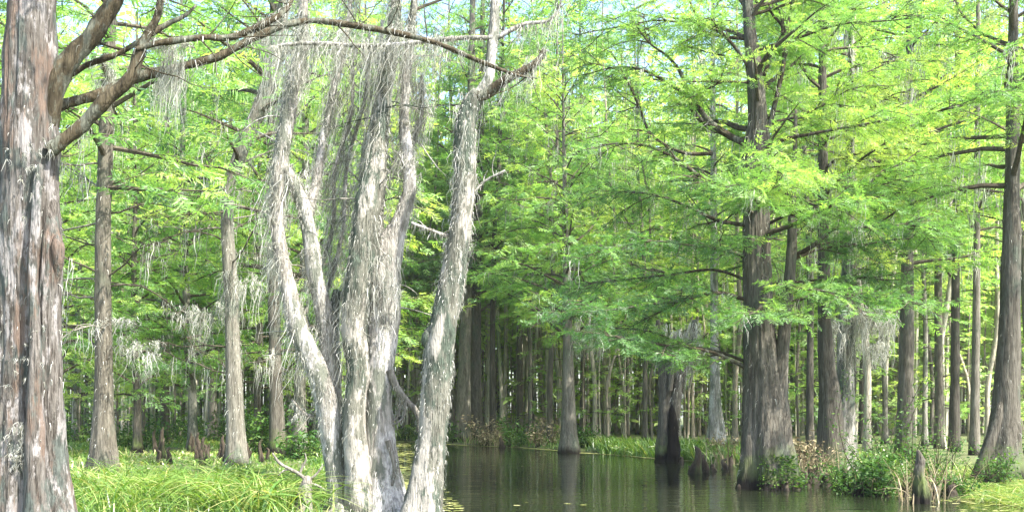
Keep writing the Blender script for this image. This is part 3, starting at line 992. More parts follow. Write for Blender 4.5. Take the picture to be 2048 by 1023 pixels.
def leaves(mb, O, D, S, aspect=.4, mat=0, tint=None):
    n = len(O)
    D = D / (np.linalg.norm(D, axis=1)[:, None] + 1e-9)
    up = R.normal(0, .6, (n, 3)) + [0, 0, 1]
    Y = np.cross(up, D)
    Y /= np.linalg.norm(Y, axis=1)[:, None] + 1e-9
    S = np.asarray(S)[:, None]
    V = np.stack([O, O + D * S * .5 + Y * S * aspect * .5, O + D * S + [0, 0, -.1] * S, O + D * S * .5 - Y * S * aspect * .5], 1)
    mb.add(V.reshape(-1, 3), np.arange(n * 4).reshape(-1, 4), np.repeat(R.random(n) if tint is None else tint, 4), mat)


tree_hero()


# ------------------------------------------------------------------ individual mid distance trees traced from the photograph
def traced_tree(name, lst, d, label, mat, crown=None, moss=0, foot=None, seg=20, flute=.12, cat='tree', par=PAR_MID, temps=None, tint0=.5, fz=0, extra=None, needles='needles', bare=None, curt=()):
    P, r = stem_pts(lst, d)
    base = np.array([P[0][0], P[0][1], max(0.0, ground_at(P[0][0], P[0][1]))])
    P[0][2] = min(P[0][2], base[2] - .25)
    t = thing(name, base, label, cat)
    mb = MB()
    V, N = tube(mb, P, r, seg=seg * 2, step=.12, rough=.07, rf=3, ridge=.018 if d < 30 else 0, flute=flute, fh=.9, nf=5, seed=lst[0][0] * .01)
    if extra:
        for l in extra:
            P2, r2 = stem_pts(l, d)
            tube(mb, P2, r2, seg=12, step=.12, rough=.12, rf=4, seed=l[0][0] * .013)
    mb.obj('trunk', M[mat], t, base)
    A = []
    if bare:
        Q, rq = resample(P, r, .2)
        for k in range(bare[2]):
            z = R.uniform(bare[0], bare[1])
            p = [np.interp(z, Q[:, 2], Q[:, c]) for c in range(3)]
            a = R.uniform(0, 6.28)
            L = bare[3] * R.uniform(.5, 1.2)
            lp = limb_path(p, [math.cos(a), math.sin(a) * .7, R.uniform(-.1, .5)], L, 7, .17, -.25)
            ml = MB()
            tube(ml, lp, np.linspace(.026, .007, 8), seg=5, step=L / 7, cap=False)
            for j in range(int(4 + 3 * L)):
                q = lp[R.integers(2, 8)]
                l2 = R.uniform(.3, .9)
                tube(ml, limb_path(q, R.normal(0, 1, 3) * [1, 1, .5] + unit(lp[-1] - lp[0]) * 1.2, l2, 4, .25, -.1), np.linspace(.011, .004, 5), seg=4, step=l2 / 4, cap=False)
            ml.obj('bare_limb', M['wood_dead' if k % 2 else 'twig'], t, base)
            A += [x for x in lp[2:]] * 2
    if crown:
        z0, z1, cnt, L = crown
        mc, fol = MB(), Fol()
        auto_limbs(mc, fol, P, r, z0, z1, cnt, lambda u: L * (1 - .6 * u * u), par, mossA=A)
        fol.emit(mc, temps or T_MID, tint0=tint0)
        mc.obj('crown', [M['twig'], M[needles]], t, base, smooth=False)
    if moss or fz:
        mm = MB()
        if moss and A:
            A = np.array(A)
            A = A[R.integers(0, len(A), moss)]
            moss_strands(mm, A, R.uniform(.3, 1.5, moss), .09, 8, .018, drift=(-.08, 0, 0))
        for x0_, x1_, yy, nn, ll in curt:
            a = np.array([W(R.uniform(x0_, x1_), yy + R.normal(0, 9), d + R.normal(0, .5)) for _ in range(nn)])
            moss_strands(mm, a, R.uniform(.2, 1, nn) ** 1.4 * ll, .06, 14, .014, drift=(-.1, 0, 0), wob=.04, k=8)
        if fz:
            fuzz(mm, V, N, fz, (.03, .13), .014)
        mm.obj('hanging_moss', M['moss'], t, base, smooth=False)['kind'] = 'stuff'
    return t


def top(x, w, n=3):
    return [(x + 6, -300, w * .7), (x + 10, -700, w * .35), (x + 10, -1000, 4)]


traced_tree('cypress_tree', [(206, 985, 104), (206, 965, 84), (207, 930, 64), (208, 880, 50), (208, 820, 38), (207, 700, 34), (206, 560, 31), (207, 420, 29), (211, 300, 28), (216, 180, 26), (219, 60, 24), (222, -60, 22)] + top(222, 22), 22,
            'slim grey cypress with swollen foot in the grass beside the huge mottled trunk', 'bark_grey', crown=(6.4, 18, 34, 3.4), moss=60, fz=2600, flute=.17, curt=((318, 350, 150, 22, 1.4), (185, 235, 130, 24, 1.3), (190, 260, 640, 14, .7), (230, 320, 690, 14, .9)), bare=(2.4, 7.5, 12, 2.4))
traced_tree('cypress_tree', [(474, 960, 66), (473, 940, 54), (472, 900, 42), (470, 820, 34), (466, 700, 30), (462, 580, 28), (456, 480, 26), (455, 410, 25), (462, 360, 25), (480, 310, 27), (505, 250, 28), (530, 190, 30), (545, 130, 30), (558, 60, 27), (570, 0, 22)] + top(570, 20), 27,
            'crooked cypress bending right halfway up, its upper half furred with pale moss', 'bark_grey', crown=(7, 20, 26, 3.0), curt=((440, 520, 560, 24, 1.6), (360, 450, 620, 20, 1.6), (520, 560, 60, 30, 2.0)), moss=70, fz=5200, bare=(2.6, 8.5, 14, 2.6))
traced_tree('cypress_tree', [(556, 905, 40), (555, 880, 33), (553, 800, 27), (550, 700, 25), (548, 600, 24), (545, 500, 23), (545, 350, 20), (546, 150, 18)] + top(546, 16), 35,
            'straight brown cypress standing just left of the pale multi stemmed tree', 'bark_cypress', crown=(6, 20, 34, 3.6), moss=60, bare=(3, 8, 10, 2.6))
traced_tree('cypress_tree', [(1140, 912, 54), (1139, 900, 46), (1138, 860, 33), (1137, 800, 26), (1136, 700, 21), (1134, 600, 17), (1131, 450, 11), (1128, 300, 7), (1126, 150, 4), (1125, 40, 2)], 43,
            'grey cypress with flared foot at the water line, middle of the pond\'s far shore', 'bark_grey', crown=(4.6, 17, 62, 4.4), moss=60, tint0=.55, par=dict(PAR_MID, sec=.36, fs=.5), curt=((1150, 1215, 655, 34, 2.0), (1050, 1075, 130, 10, 2.6)))
traced_tree('cypress_tree', [(926, 890, 40), (926, 860, 32), (928, 780, 27), (930, 700, 24), (934, 550, 22), (940, 300, 18), (944, 100, 14), (946, -60, 10), (948, -200, 4)], 57,
            'left one of two trunks standing close together on the far bank behind the leaning tree', 'bark_grey', crown=(8, 24, 44, 4.4), moss=40)
traced_tree('cypress_tree', [(953, 888, 34), (953, 860, 27), (952, 780, 22), (952, 700, 20), (954, 550, 18), (960, 300, 15), (964, 100, 11), (966, -60, 7), (966, -200, 4)], 59,
            'right one of two trunks standing close together on the far bank behind the leaning tree', 'bark_cypress', crown=(7.5, 24, 40, 4.2), moss=40)
traced_tree('cypress_tree', [(1431, 905, 44), (1431, 890, 36), (1431, 840, 26), (1430, 760, 20), (1429, 650, 17), (1428, 450, 14), (1426, 200, 10), (1426, 0, 6)] + [(1426, -200, 3)], 46,
            'pale slim trunk with forked foot standing between the split snag and the great cypress', 'bark_pale', crown=(8, 22, 30, 3.4), moss=30,
            extra=[[(1412, 905, 14), (1420, 860, 12), (1427, 800, 9), (1430, 740, 5)], [(1452, 905, 12), (1444, 850, 11), (1436, 790, 8), (1431, 740, 5)]])
traced_tree('cypress_tree', [(1660, 985, 86), (1660, 965, 74), (1661, 930, 60), (1662, 870, 50), (1660, 800, 44), (1654, 730, 32), (1650, 650, 27), (1648, 560, 24), (1646, 400, 20), (1645, 200, 17), (1645, 0, 14), (1645, -200, 6)], 25,
            'moss green cypress trunk with swollen base just right of the great cypress', 'bark_cypress', crown=(6.2, 14.5, 30, 3.2), moss=80, par=PAR_FINE, temps=T_FINE, flute=.16, tint0=.6)
traced_tree('cypress_tree', [(1694, 975, 60), (1694, 950, 50), (1692, 880, 40), (1690, 800, 36), (1690, 720, 32), (1692, 640, 27), (1696, 500, 22), (1700, 300, 17), (1702, 100, 13), (1703, -100, 6)], 27,
            'grey green trunk hung with moss, second trunk right of the great cypress', 'bark_shag', crown=(5.4, 14, 26, 3.0), moss=120, par=dict(PAR_FINE, sec=.3), temps=T_FINE, fz=900, tint0=.6, curt=((1690, 1790, 632, 60, 1.5), (1655, 1700, 650, 24, 1.2), (1700, 1770, 690, 26, 1.0)))
traced_tree('cypress_tree', [(1811, 915, 50), (1811, 895, 42), (1811, 840, 34), (1812, 760, 30), (1813, 680, 28), (1814, 560, 24), (1816, 400, 20), (1818, 200, 15), (1818, 0, 10), (1818, -150, 4)], 31,
            'dark straight trunk rising behind the leafy bushes on the right', 'bark_cypress', crown=(6, 16, 34, 3.4), moss=110, tint0=.65)
traced_tree('cypress_tree', [(1995, 985, 120, 0), (1998, 962, 100, 0), (2004, 900, 70, 0), (2010, 830, 54), (2015, 750, 46), (2019, 650, 41), (2022, 520, 36), (2024, 380, 30), (2025, 250, 25), (2026, 120, 20), (2027, 0, 16), (2028, -150, 6)], 23,
            'dark cypress with a leaning buttress root at the right edge above the marsh mat', 'bark_cypress', crown=(6.5, 13, 26, 3.4), moss=50, par=PAR_FINE, temps=T_FINE, tint0=.6, fz=500,
            extra=[[(1940, 985, 26, -.1), (1956, 948, 24, -.12), (1978, 890, 24, -.15), (1996, 830, 22, -.12), (2006, 780, 16, -.06), (2012, 730, 8, 0)]])
traced_tree('cypress_tree', [(1948, 925, 30), (1948, 905, 24), (1949, 850, 19), (1951, 750, 16), (1953, 600, 14), (1954, 400, 12), (1955, 200, 10), (1956, 0, 7), (1956, -100, 3)], 34,
            'slender straight trunk alone in the bright gap left of the right edge tree', 'bark_grey', crown=(7.5, 16, 22, 2.6), moss=20, tint0=.7)
traced_tree('cypress_tree', [(1908, 915, 30), (1908, 895, 25), (1909, 850, 21), (1910, 750, 18), (1911, 600, 16), (1912, 400, 13), (1914, 200, 10), (1914, 0, 6), (1914, -100, 3)], 37,
            'straight slender trunk behind the dry reeds on the right', 'bark_grey', crown=(8, 18, 24, 3.0), moss=30, tint0=.65)
traced_tree('cypress_tree', [(1878, 915, 26), (1878, 890, 21), (1878, 820, 17), (1877, 700, 15), (1876, 500, 13), (1874, 300, 10), (1873, 100, 7), (1872, 0, 4)], 40,
            'thin grey trunk between the dark trunk behind the bushes and the one behind the reeds', 'bark_grey', crown=(8, 18, 26, 3.2), moss=40, tint0=.6)


# split hollow snag
def snag():
    d = 34.5
    base = W(1335, 926, d)
    base[2] = 0.02
    t = thing('dead_tree', base, 'split grey snag with a black hollow and two raised prongs on the far shore', 'dead tree')
    mb = MB()
    P, r = stem_pts([(1330, 945, 60), (1330, 920, 46), (1331, 870, 35), (1332, 820, 30), (1331, 770, 28), (1327, 720, 22), (1321, 680, 15), (1316, 640, 9)], d)
    V, N = tube(mb, P, r, seg=20, step=.1, rough=.12, rf=4, flute=.12, fh=.6, nf=4, seed=3.1)
    P, r = stem_pts([(1348, 870, 20, -.15), (1352, 800, 22, -.15), (1362, 750, 22, -.1), (1375, 710, 18, 0), (1384, 680, 14, 0), (1390, 640, 12, 0)], d)
    V2, N2 = tube(mb, P, r, seg=14, step=.1, rough=.16, rf=5, seed=8)
    P, r = stem_pts([(1340, 780, 10, -.3), (1344, 740, 14, -.3), (1348, 700, 14, -.2), (1350, 670, 8, -.2)], d)
    tube(mb, P, r, seg=10, step=.1, rough=.2, rf=5, seed=9)
    mb.obj('trunk', M['bark_cypress'], t, base)
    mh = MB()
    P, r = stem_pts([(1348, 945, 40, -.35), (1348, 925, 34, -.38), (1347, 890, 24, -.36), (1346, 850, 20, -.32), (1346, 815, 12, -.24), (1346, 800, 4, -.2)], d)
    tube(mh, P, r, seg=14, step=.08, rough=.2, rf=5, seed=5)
    mh.obj('hollow', M['hollow'], t, base)  # solid tube, no real cavity; its inner shade is painted as black
    mm = MB()
    fuzz(mm, V2, N2, 700, (.05, .25), .02)
    a = np.array([W(R.uniform(1310, 1400), R.uniform(640, 720), d - .2) for _ in range(50)])
    moss_strands(mm, a, R.uniform(.3, 1.5, 50), .06, 14, .018, wob=.04)
    mm.obj('hanging_moss', M['moss'], t, base, smooth=False)['kind'] = 'stuff'


snag()

# ------------------------------------------------------------------ forest of whole trees: variants, then copies
LANDMARKS = [(60, 'huge left trunk'), (206, 'swollen footed cypress'), (472, 'crooked cypress'), (700, 'pale stems'),
             (870, 'leaning mossy tree'), (1138, 'flared shore cypress'), (1335, 'hollow snag'), (1530, 'great cypress'),
             (1811, 'dark straight trunk'), (2015, 'right edge cypress')]
ORD = ['first', 'second', 'third', 'fourth', 'fifth', 'sixth', 'seventh', 'eighth', 'ninth', 'tenth', 'eleventh', 'twelfth', 'thirteenth']


def gap(px):
    k = sum(1 for l in LANDMARKS if l[0] <= px)
    if k == 0:
        return -1, 'outside the %s' % LANDMARKS[0][1]
    if k == len(LANDMARKS):
        return 99, 'past the %s' % LANDMARKS[-1][1]
    return k, 'between the %s and %s' % (LANDMARKS[k - 1][1], LANDMARKS[k][1])


def cypress_variant(h, r0, crown0, count, L, par, temps, mat, needles, moss=0, tint0=.5, lean=.0):
    n = 9
    wob = .17 if par is PAR_FAR else .08
    z = np.linspace(-.3, h, n)
    P = np.stack([np.cumsum(R.normal(0, wob, n)) + lean * z, np.cumsum(R.normal(0, wob, n)), z], -1)
    P[:2, :2] = 0
    rel = np.clip(z / h, 0, 1)
    r = r0 * (1 - rel) ** .8 + .02
    r[0] *= 1.9
    P = np.insert(P, 1, [0, 0, .35], 0)
    r = np.insert(r, 1, r0 * 1.45)
    P = np.insert(P, 2, [0, 0, 1.2], 0)
    r = np.insert(r, 2, r0 * 1.12)
    mt, mc, fol, A = MB(), MB(), Fol(), []
    tube(mt, P, r, seg=14, step=.35, rough=.07, rf=1.5, flute=.14, fh=.8, nf=5, seed=R.random() * 9)
    auto_limbs(mc, fol, P, r, crown0, h * .99, count, lambda u: L * (.75 + .5 * u - 1.1 * u * u), par, mossA=A, matw=0)
    if par is PAR_FAR:
        # short leafy sprigs down the bare pole
        auto_limbs(mc, fol, P, r, 1.2, crown0, 16, lambda u: .8, dict(PAR_FAR, fs=.5, sl=.5, sec=.3), elev=(-10, 30))
    fol.emit(mc, temps, tint0=tint0)
    out = [('trunk', mt.mesh('trunk', [M[mat]])), ('crown', mc.mesh('crown', [M['twig'], M[needles]], smooth=False))]
    if moss:
        mm = MB()
        A = np.array(A)
        A = A[R.integers(0, len(A), moss)]
        moss_strands(mm, A, R.uniform(.5, 2.0, moss), .14, 8, .022, drift=(-.06, 0, 0))
        out.append(('hanging_moss', mm.mesh('hanging_moss', [M['moss']], smooth=False)))
    return out


def place(name, var, x, y, s, rz, label, cat, group, sink=0.0):
    t = thing(name, (x, y, ground_at(x, y) - sink), label, cat, group)
    t.rotation_euler = (0, 0, rz)
    t.scale = (s, s, s)
    for nm, me in var:
        o = bpy.data.objects.new(nm, me)
        COL.objects.link(o)
        o.parent = t
        if nm == 'hanging_moss':
            o['kind'] = 'stuff'
    return t


MIDV = [cypress_variant(22, .22, 3.2, 66, 4.4, PAR_MID, T_MID, 'bark_grey', 'needles', 70, .5),
        cypress_variant(20, .18, 2.6, 64, 4.0, PAR_MID, T_MID, 'bark_cypress', 'needles', 40, .62, .01),
        cypress_variant(24, .25, 5.0, 64, 4.6, PAR_MID, T_MID, 'bark_grey', 'needles', 90, .45),
        cypress_variant(18, .15, 2.2, 58, 3.6, PAR_MID, T_MID, 'bark_shag', 'needles', 50, .7)]
MIDV += [cypress_variant(22, .12, 6.6, 34, 4.2, dict(PAR_MID, fol=.8), T_MID, 'bark_grey', 'needles', 60, .55),
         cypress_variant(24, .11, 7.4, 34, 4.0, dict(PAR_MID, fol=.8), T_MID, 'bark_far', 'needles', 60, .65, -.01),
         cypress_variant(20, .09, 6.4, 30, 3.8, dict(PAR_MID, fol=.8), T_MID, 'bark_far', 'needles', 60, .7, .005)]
MIDV.append(cypress_variant(24, .12, 7.0, 54, 4.4, PAR_MID, T_MID, 'bark_grey', 'needles', 50, .6))
mids = [(-70, 30, 2), (20, 36, 0), (110, 33, 1), (150, 48, 3), (275, 36, 1), (330, 46, 0), (385, 39, 3), (425, 55, 2), (515, 46, 1), (600, 38, 0), (640, 52, 3), (735, 44, 1), (775, 58, 2),
        (815, 70, 0), (1060, 60, 0), (1085, 72, 2), (1190, 56, 1), (1255, 62, 0), (1290, 52, 3), (1385, 60, 2), (1470, 52, 1),
        (1570, 44, 0), (1620, 36, 3), (1735, 38, 1), (1770, 47, 0), (1850, 44, 3), (1885, 55, 2), (1975, 44, 1), (2060, 36, 0), (2090, 28, 3)]
TALL = {(275, 36): .72, (330, 46): .85, (110, 33): .8, (150, 48): .9, (425, 55): .9, (985, 58): 1.35, (1100, 53): 1.12, (1040, 66): 1.4, (905, 68): 1.4, (1165, 64): 1.3, (480, 64): 1.4, (690, 62): 1.4}
mids += [(a, b, a % 3) for a, b in TALL if TALL[(a, b)] > 1.1]
cnt = {}
for px, d, v in sorted(mids):
    g, where = gap(px)
    cnt[g] = cnt.get(g, 0) + 1
    o_ = ORD[cnt[g] - 1]
    x = (px - 1024) / F * d
    if px > 790:
        v = 4 + v % 3
    if TALL.get((px, d), 0) > 1.1:
        v = 7
    place('cypress_tree', MIDV[v], x, d, TALL.get((px, d), R.uniform(.88, 1.1)), R.uniform(0, 6.28),
          'leafy cypress, %s from left %s' % (o_, where), 'tree', 'feathery cypresses of the middle distance')

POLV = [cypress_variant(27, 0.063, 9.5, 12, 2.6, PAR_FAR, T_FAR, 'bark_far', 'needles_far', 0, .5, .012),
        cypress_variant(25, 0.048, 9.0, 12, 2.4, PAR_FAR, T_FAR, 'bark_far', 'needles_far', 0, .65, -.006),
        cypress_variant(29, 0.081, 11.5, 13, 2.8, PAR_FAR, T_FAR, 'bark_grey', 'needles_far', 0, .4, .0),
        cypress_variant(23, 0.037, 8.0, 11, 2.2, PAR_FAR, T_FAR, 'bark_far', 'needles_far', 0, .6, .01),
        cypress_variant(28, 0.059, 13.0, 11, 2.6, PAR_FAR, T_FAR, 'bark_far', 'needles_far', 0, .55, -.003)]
pts = []
tries = 0
while len(pts) < 296 and tries < 20000:
    tries += 1
    px = R.uniform(-90, 2140)
    lo = 46 if px < 800 else (62 if px < 1100 else (50 if px < 1500 else 38))
    d = lo + (104 - lo) * R.random() ** .8
    x = (px - 1024) / F * d
    if float(land(np.array([x]), np.array([d]))[0]) < 0.5:
        continue
    if px < 800 and R.random() < .35:
        continue
    if any((x - a) ** 2 + (d - b) ** 2 < 1.0 for a, b, _ in pts):
        continue
    pts.append((x, d, px))
for x, y, px in pts:
    g, where = gap(px)
    tp = place('pole_tree', POLV[R.integers(0, 5)], x, y, R.uniform(.85, 1.12), R.uniform(0, 6.28),
          'slender pole cypress far off %s' % where, 'tree', 'pole cypresses %s' % where)
    tp.rotation_euler = (R.normal(0, .024), R.normal(0, .024), tp.rotation_euler[2])
    q = R.uniform(.65, 1.5)
    tp.scale = (tp.scale[0] * q, tp.scale[0] * q, tp.scale[2])


# far wood that reads as one mass
def far_wood():
    mb, fol = MB(), Fol()
    n = 1300
    d = 64 + 72 * R.random(n) ** 1.05
    px = R.uniform(-120, 2170, n)
    for k in range(n):
        x = (px[k] - 1024) / F * d[k]
        if land(np.array([x]), np.array([d[k]]))[0] < 1:
            continue
        h = R.uniform(20, 30)
        r = R.uniform(.04, .13)
        tube(mb, [[x, d[k], -.2], [x + R.normal(0, .3), d[k], h * .5], [x + R.normal(0, .6), d[k], h]], [r * 1.2, r, .04], seg=6, step=4, cap=False)
        m = 48
        z = np.where(R.random(m) < .05, R.uniform(.01, .3, m), R.uniform(.3, 1.0, m)) * h
        a = R.uniform(0, 6.28, m)
        rr = R.uniform(0, 1, m) ** .6 * 3.0 * (1.15 - z / h * .7)
        fol.add(np.stack([x + np.cos(a) * rr, d[k] + np.sin(a) * rr, z], -1), np.stack([np.cos(a), np.sin(a), R.normal(-.1, .2, m)], -1), R.uniform(1.0, 2.0, m))
    fol.emit(mb, frond_templates(4, 4, .5, .10), mat=1, tint0=.55)
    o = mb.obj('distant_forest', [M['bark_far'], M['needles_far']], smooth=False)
    tag(o, 'hazy mass of distant cypress wood closing the view behind the poles', 'forest', kind='stuff')


far_wood()


# ------------------------------------------------------------------ cypress knees, stumps, dead wood
def knee_mesh(h, r, seed):
    mb = MB()
    P = [[0, 0, -.25], [0, 0, .0], [R.normal(0, .03), R.normal(0, .03), h * .45], [R.normal(0, .05), R.normal(0, .05), h * .85], [R.normal(0, .05), R.normal(0, .05), h]]
    tube(mb, P, [r * 1.3, r, r * .55, r * .38, r * .16], seg=22, step=.03, rough=.24, rf=9, flute=.28, fh=.35, nf=4, seed=seed)
    return mb.mesh('knee', [M['wood_wet']])


KN = [knee_mesh(.62, .17, 1.0), knee_mesh(.42, .15, 2.2), knee_mesh(.80, .20, 3.7), knee_mesh(.34, .17, 5.1)]
knees = [  # px, depth, variant, scale, label, group
    (1391, 27.5, 2, 1.05, 'tall pointed cypress knee in the water left of the great cypress', None),
    (1410, 27.8, 0, 1.0, 'shorter cypress knee close beside the tall pointed one in the water', None),
    (1448, 29.5, 1, 1.0, 'squat dark cypress knee at the foot of the great cypress\'s left side', None),
    (1463, 30.5, 0, .8, 'narrow cypress knee almost touching the great cypress on its left', None),
    (1362, 33.5, 3, .9, 'low rounded knee in front of the split snag', None),
    (1607, 23.2, 1, 1.0, 'dark pointed knee just right of the great cypress base', None),
    (1632, 23.6, 0, .9, 'thin knee between the great cypress and the moss green trunk', None),
    (1652, 22.6, 3, 1.1, 'broad low knee in front of the moss green trunk', None),
    (1676, 23.0, 1, .9, 'stubby knee at the waterline right of the moss green trunk', None),
    (1004, 49.5, 0, 1.1, 'brown stump like knee alone on the far shore', None),
    (1890, 19.6, 3, 1.3, 'broad black knee under the dry reeds on the right', None),
]
for px, d, v, s, where in ((1575, 21.2, 1, .7, 'on the right flank of the great cypress'), (1592, 21.6, 3, .8, 'rounded and low on the right flank of the great cypress'), (1618, 22.4, 0, .55, 'thin, standing by the dark pointed one'),
                           (1645, 24.2, 2, .6, 'tallest of those behind the thin one'), (1690, 22.2, 3, .9, 'broad, before the low bush'), (1706, 21.4, 1, .8, 'left of the broad bush'), (1478, 21.6, 3, .6, 'at the left flank of the great cypress'),
                           (1425, 28.6, 3, .9, 'low, between the shorter one and the squat one'), (1378, 28.6, 1, .6, 'left of the tall pointed one'), (1770, 19.9, 3, .9, 'under the broad bush'), (1815, 19.6, 1, .7, 'left of the post like stump'),
                           (1868, 18.9, 1, .9, 'right of the post like stump'), (1905, 19.0, 3, 1.1, 'outermost on the right')):
    knees.append((px, d, v, s, 'small dark cypress knee ' + where, None))
for px, d, v, s, lab, g in knees:
    x = (px - 1024) / F * d
    t = bpy.data.objects.new('cypress_knee', KN[v])
    COL.objects.link(t)
    t.location = (x, d, max(ground_at(x, d), -.1))
    t.scale = (s, s, s)
    t.rotation_euler = (0, 0, R.uniform(0, 6.28))
    tag(t, lab, 'cypress knee', 'cypress knees')
for k in range(26):
    px = R.uniform(300, 580)
    d = R.uniform(27, 36)
    x = (px - 1024) / F * d
    t = bpy.data.objects.new('cypress_knee', KN[R.integers(0, 4)])
    COL.objects.link(t)
    s = R.uniform(.75, 1.35)
    t.location = (x, d, ground_at(x, d))
    t.scale = (s * .6, s * .6, s)
    t.rotation_euler = (0, 0, R.uniform(0, 6.28))
    tag(t, 'dark knobby cypress knee in the grass colony around the crooked cypress', 'cypress knee', 'knees in the grass on the left')


def stump():
    d = 14.6
    base = W(607, 1035, d)
    base[2] = ground_at(base[0], base[1])
    t = thing('dead_stump', base, 'pointed grey stump with bare forked sticks in the grass left of the pale stems', 'stump')
    mb = MB()
    P, r = stem_pts([(602, 1090, 60), (604, 1040, 44), (607, 1000, 36), (612, 970, 26), (616, 952, 14)], d)
    tube(mb, P, r, seg=16, step=.04, rough=.16, rf=7, seed=1, flute=.1, fh=.3)
    mb.obj('stub', M['wood_dead'], t, base)
    for l in ([(614, 962, 9), (600, 948, 8), (578, 936, 7), (558, 924, 6), (545, 905, 4)], [(600, 946, 6), (606, 930, 5), (612, 918, 4), (610, 905, 2)],
              [(614, 960, 6), (630, 950, 5), (640, 938, 4), (645, 930, 2)], [(614, 965, 6), (635, 970, 5), (652, 980, 3)], [(580, 937, 5), (568, 940, 4), (556, 950, 2)]):
        mb = MB()
        P, r = stem_pts(l, d)
        tube(mb, P, r, seg=7, step=.04, rough=.12, rf=12, seed=2)
        mb.obj('dead_branch', M['wood_dead'], t, base)
    d = 18.2
    base = W(1840, 1000, d)
    base[2] = -.05
    t = thing('dead_stump', base, 'slim grey post like stump standing in the water before the right bushes', 'stump')
    mb = MB()
    P, r = stem_pts([(1842, 1060, 44), (1842, 1010, 34), (1841, 970, 25), (1838, 945, 21), (1840, 920, 17), (1836, 900, 8)], d)
    tube(mb, P, r, seg=30, step=.03, rough=.25, rf=10, seed=4, flute=.3, fh=.4, ridge=.02)
    mb.obj('stub', M['bark_cypress'], t, base)


stump()


# ------------------------------------------------------------------ shrubs
def shrub(px, d, wpx, h, nl, label, name='shrub', leafm='leaf', dark=True, ls=(.05, .12), z0=None, stems=16, lean=0.25):
    x = (px - 1024) / F * d
    z = max(ground_at(x, d), 0.0) if z0 is None else z0
    base = np.array([x, d, z])
    t = thing(name, base, label, 'bush', 'bushes by the water')
    mb, ml = MB(), MB()
    wr = wpx * .5 / F * d
    O, D = [], []
    for k in range(stems):
        a = R.uniform(0, 6.28)
        q = base + np.array([math.cos(a), math.sin(a), 0]) * wr * R.uniform(.1, .8) + [0, 0, -.15]
        L = h * R.uniform(.55, 1.12)
        P = limb_path(q, [math.cos(a) * lean, math.sin(a) * lean, 1], L, 6, .12, -.1)
        tube(mb, P, np.linspace(.016, .004, 7), seg=5, step=L / 6, cap=False)
        m = int(nl * .6) // stems
        u = R.uniform(.12, 1, m) ** .8 * 6
        i = np.minimum(u.astype(int), 5)
        f = (u - i)[:, None]
        o = P[i] * (1 - f) + P[i + 1] * f + R.normal(0, .09 * (1 + wr * .5), (m, 3)) * [1, 1, .7]
        dd = R.normal(0, 1, (m, 3)) * [1, 1, .5]
        O.append(o)
        D.append(dd)
    O, D = np.concatenate(O), np.concatenate(D)
    leaves(ml, O, D, R.uniform(ls[0], ls[1], len(O)), .45, tint=np.clip(.45 + R.normal(0, .2, len(O)) + vn(O * 2.5) * .6, 0, 1))
    # dark rooty hummock
    if dark:
        for k in range(9):
            a = R.uniform(0, 6.28)
            rr_ = wr * R.uniform(.05, .45)
            q = base + np.array([math.cos(a) * rr_, math.sin(a) * rr_ * .6, 0])
            tube(mb, [q + [0, 0, .28], q + [R.normal(0, .05), R.normal(0, .05), .05], q + [R.normal(0, .1), R.normal(0, .1), -.3]], [.05, .10, .13], seg=8, step=.06, rough=.2, rf=7, seed=k)
    mb.obj('stem', M['wood_wet'], t, base)
    ml.obj('foliage', M[leafm], t, base, smooth=False)
    return t


shrub(1738, 20.2, 110, 1.05, 4600, 'broad leafy green bush on a black rooty hummock in the water', lean=.35)
shrub(1700, 21.6, 70, 1.0, 1500, 'low green bush at the foot of the moss hung trunk')
shrub(1748, 22.0, 90, 2.6, 1500, 'tall airy bush of arching sprigs behind the broad green one', ls=(.05, .10), stems=10)
shrub(1800, 21.4, 80, 1.5, 1900, 'dark green bush between the broad bush and the post like stump')
shrub(1905, 19.4, 70, .7, 1500, 'small green bush on a dark hummock right of the post like stump')
shrub(1870, 21.0, 90, 1.6, 1500, 'ragged bush of sparse leaves behind the post like stump', ls=(.04, .09))
shrub(1985, 21.5, 70, .9, 1500, 'low dark bush against the right edge trunk\'s foot')
shrub(2035, 23.5, 70, 1.3, 1800, 'leafy bush at the right border behind the marsh mat')
shrub(1585, 22.6, 50, .55, 800, 'little fringe of leaves on the right side of the great cypress base', dark=False)
shrub(1630, 24.4, 60, 1.0, 900, 'pale straggly bush between great cypress and moss green trunk', leafm='straw')
shrub(1662, 22.8, 60, .6, 900, 'grassy fringe bush on the moss green trunk\'s foot', dark=False)
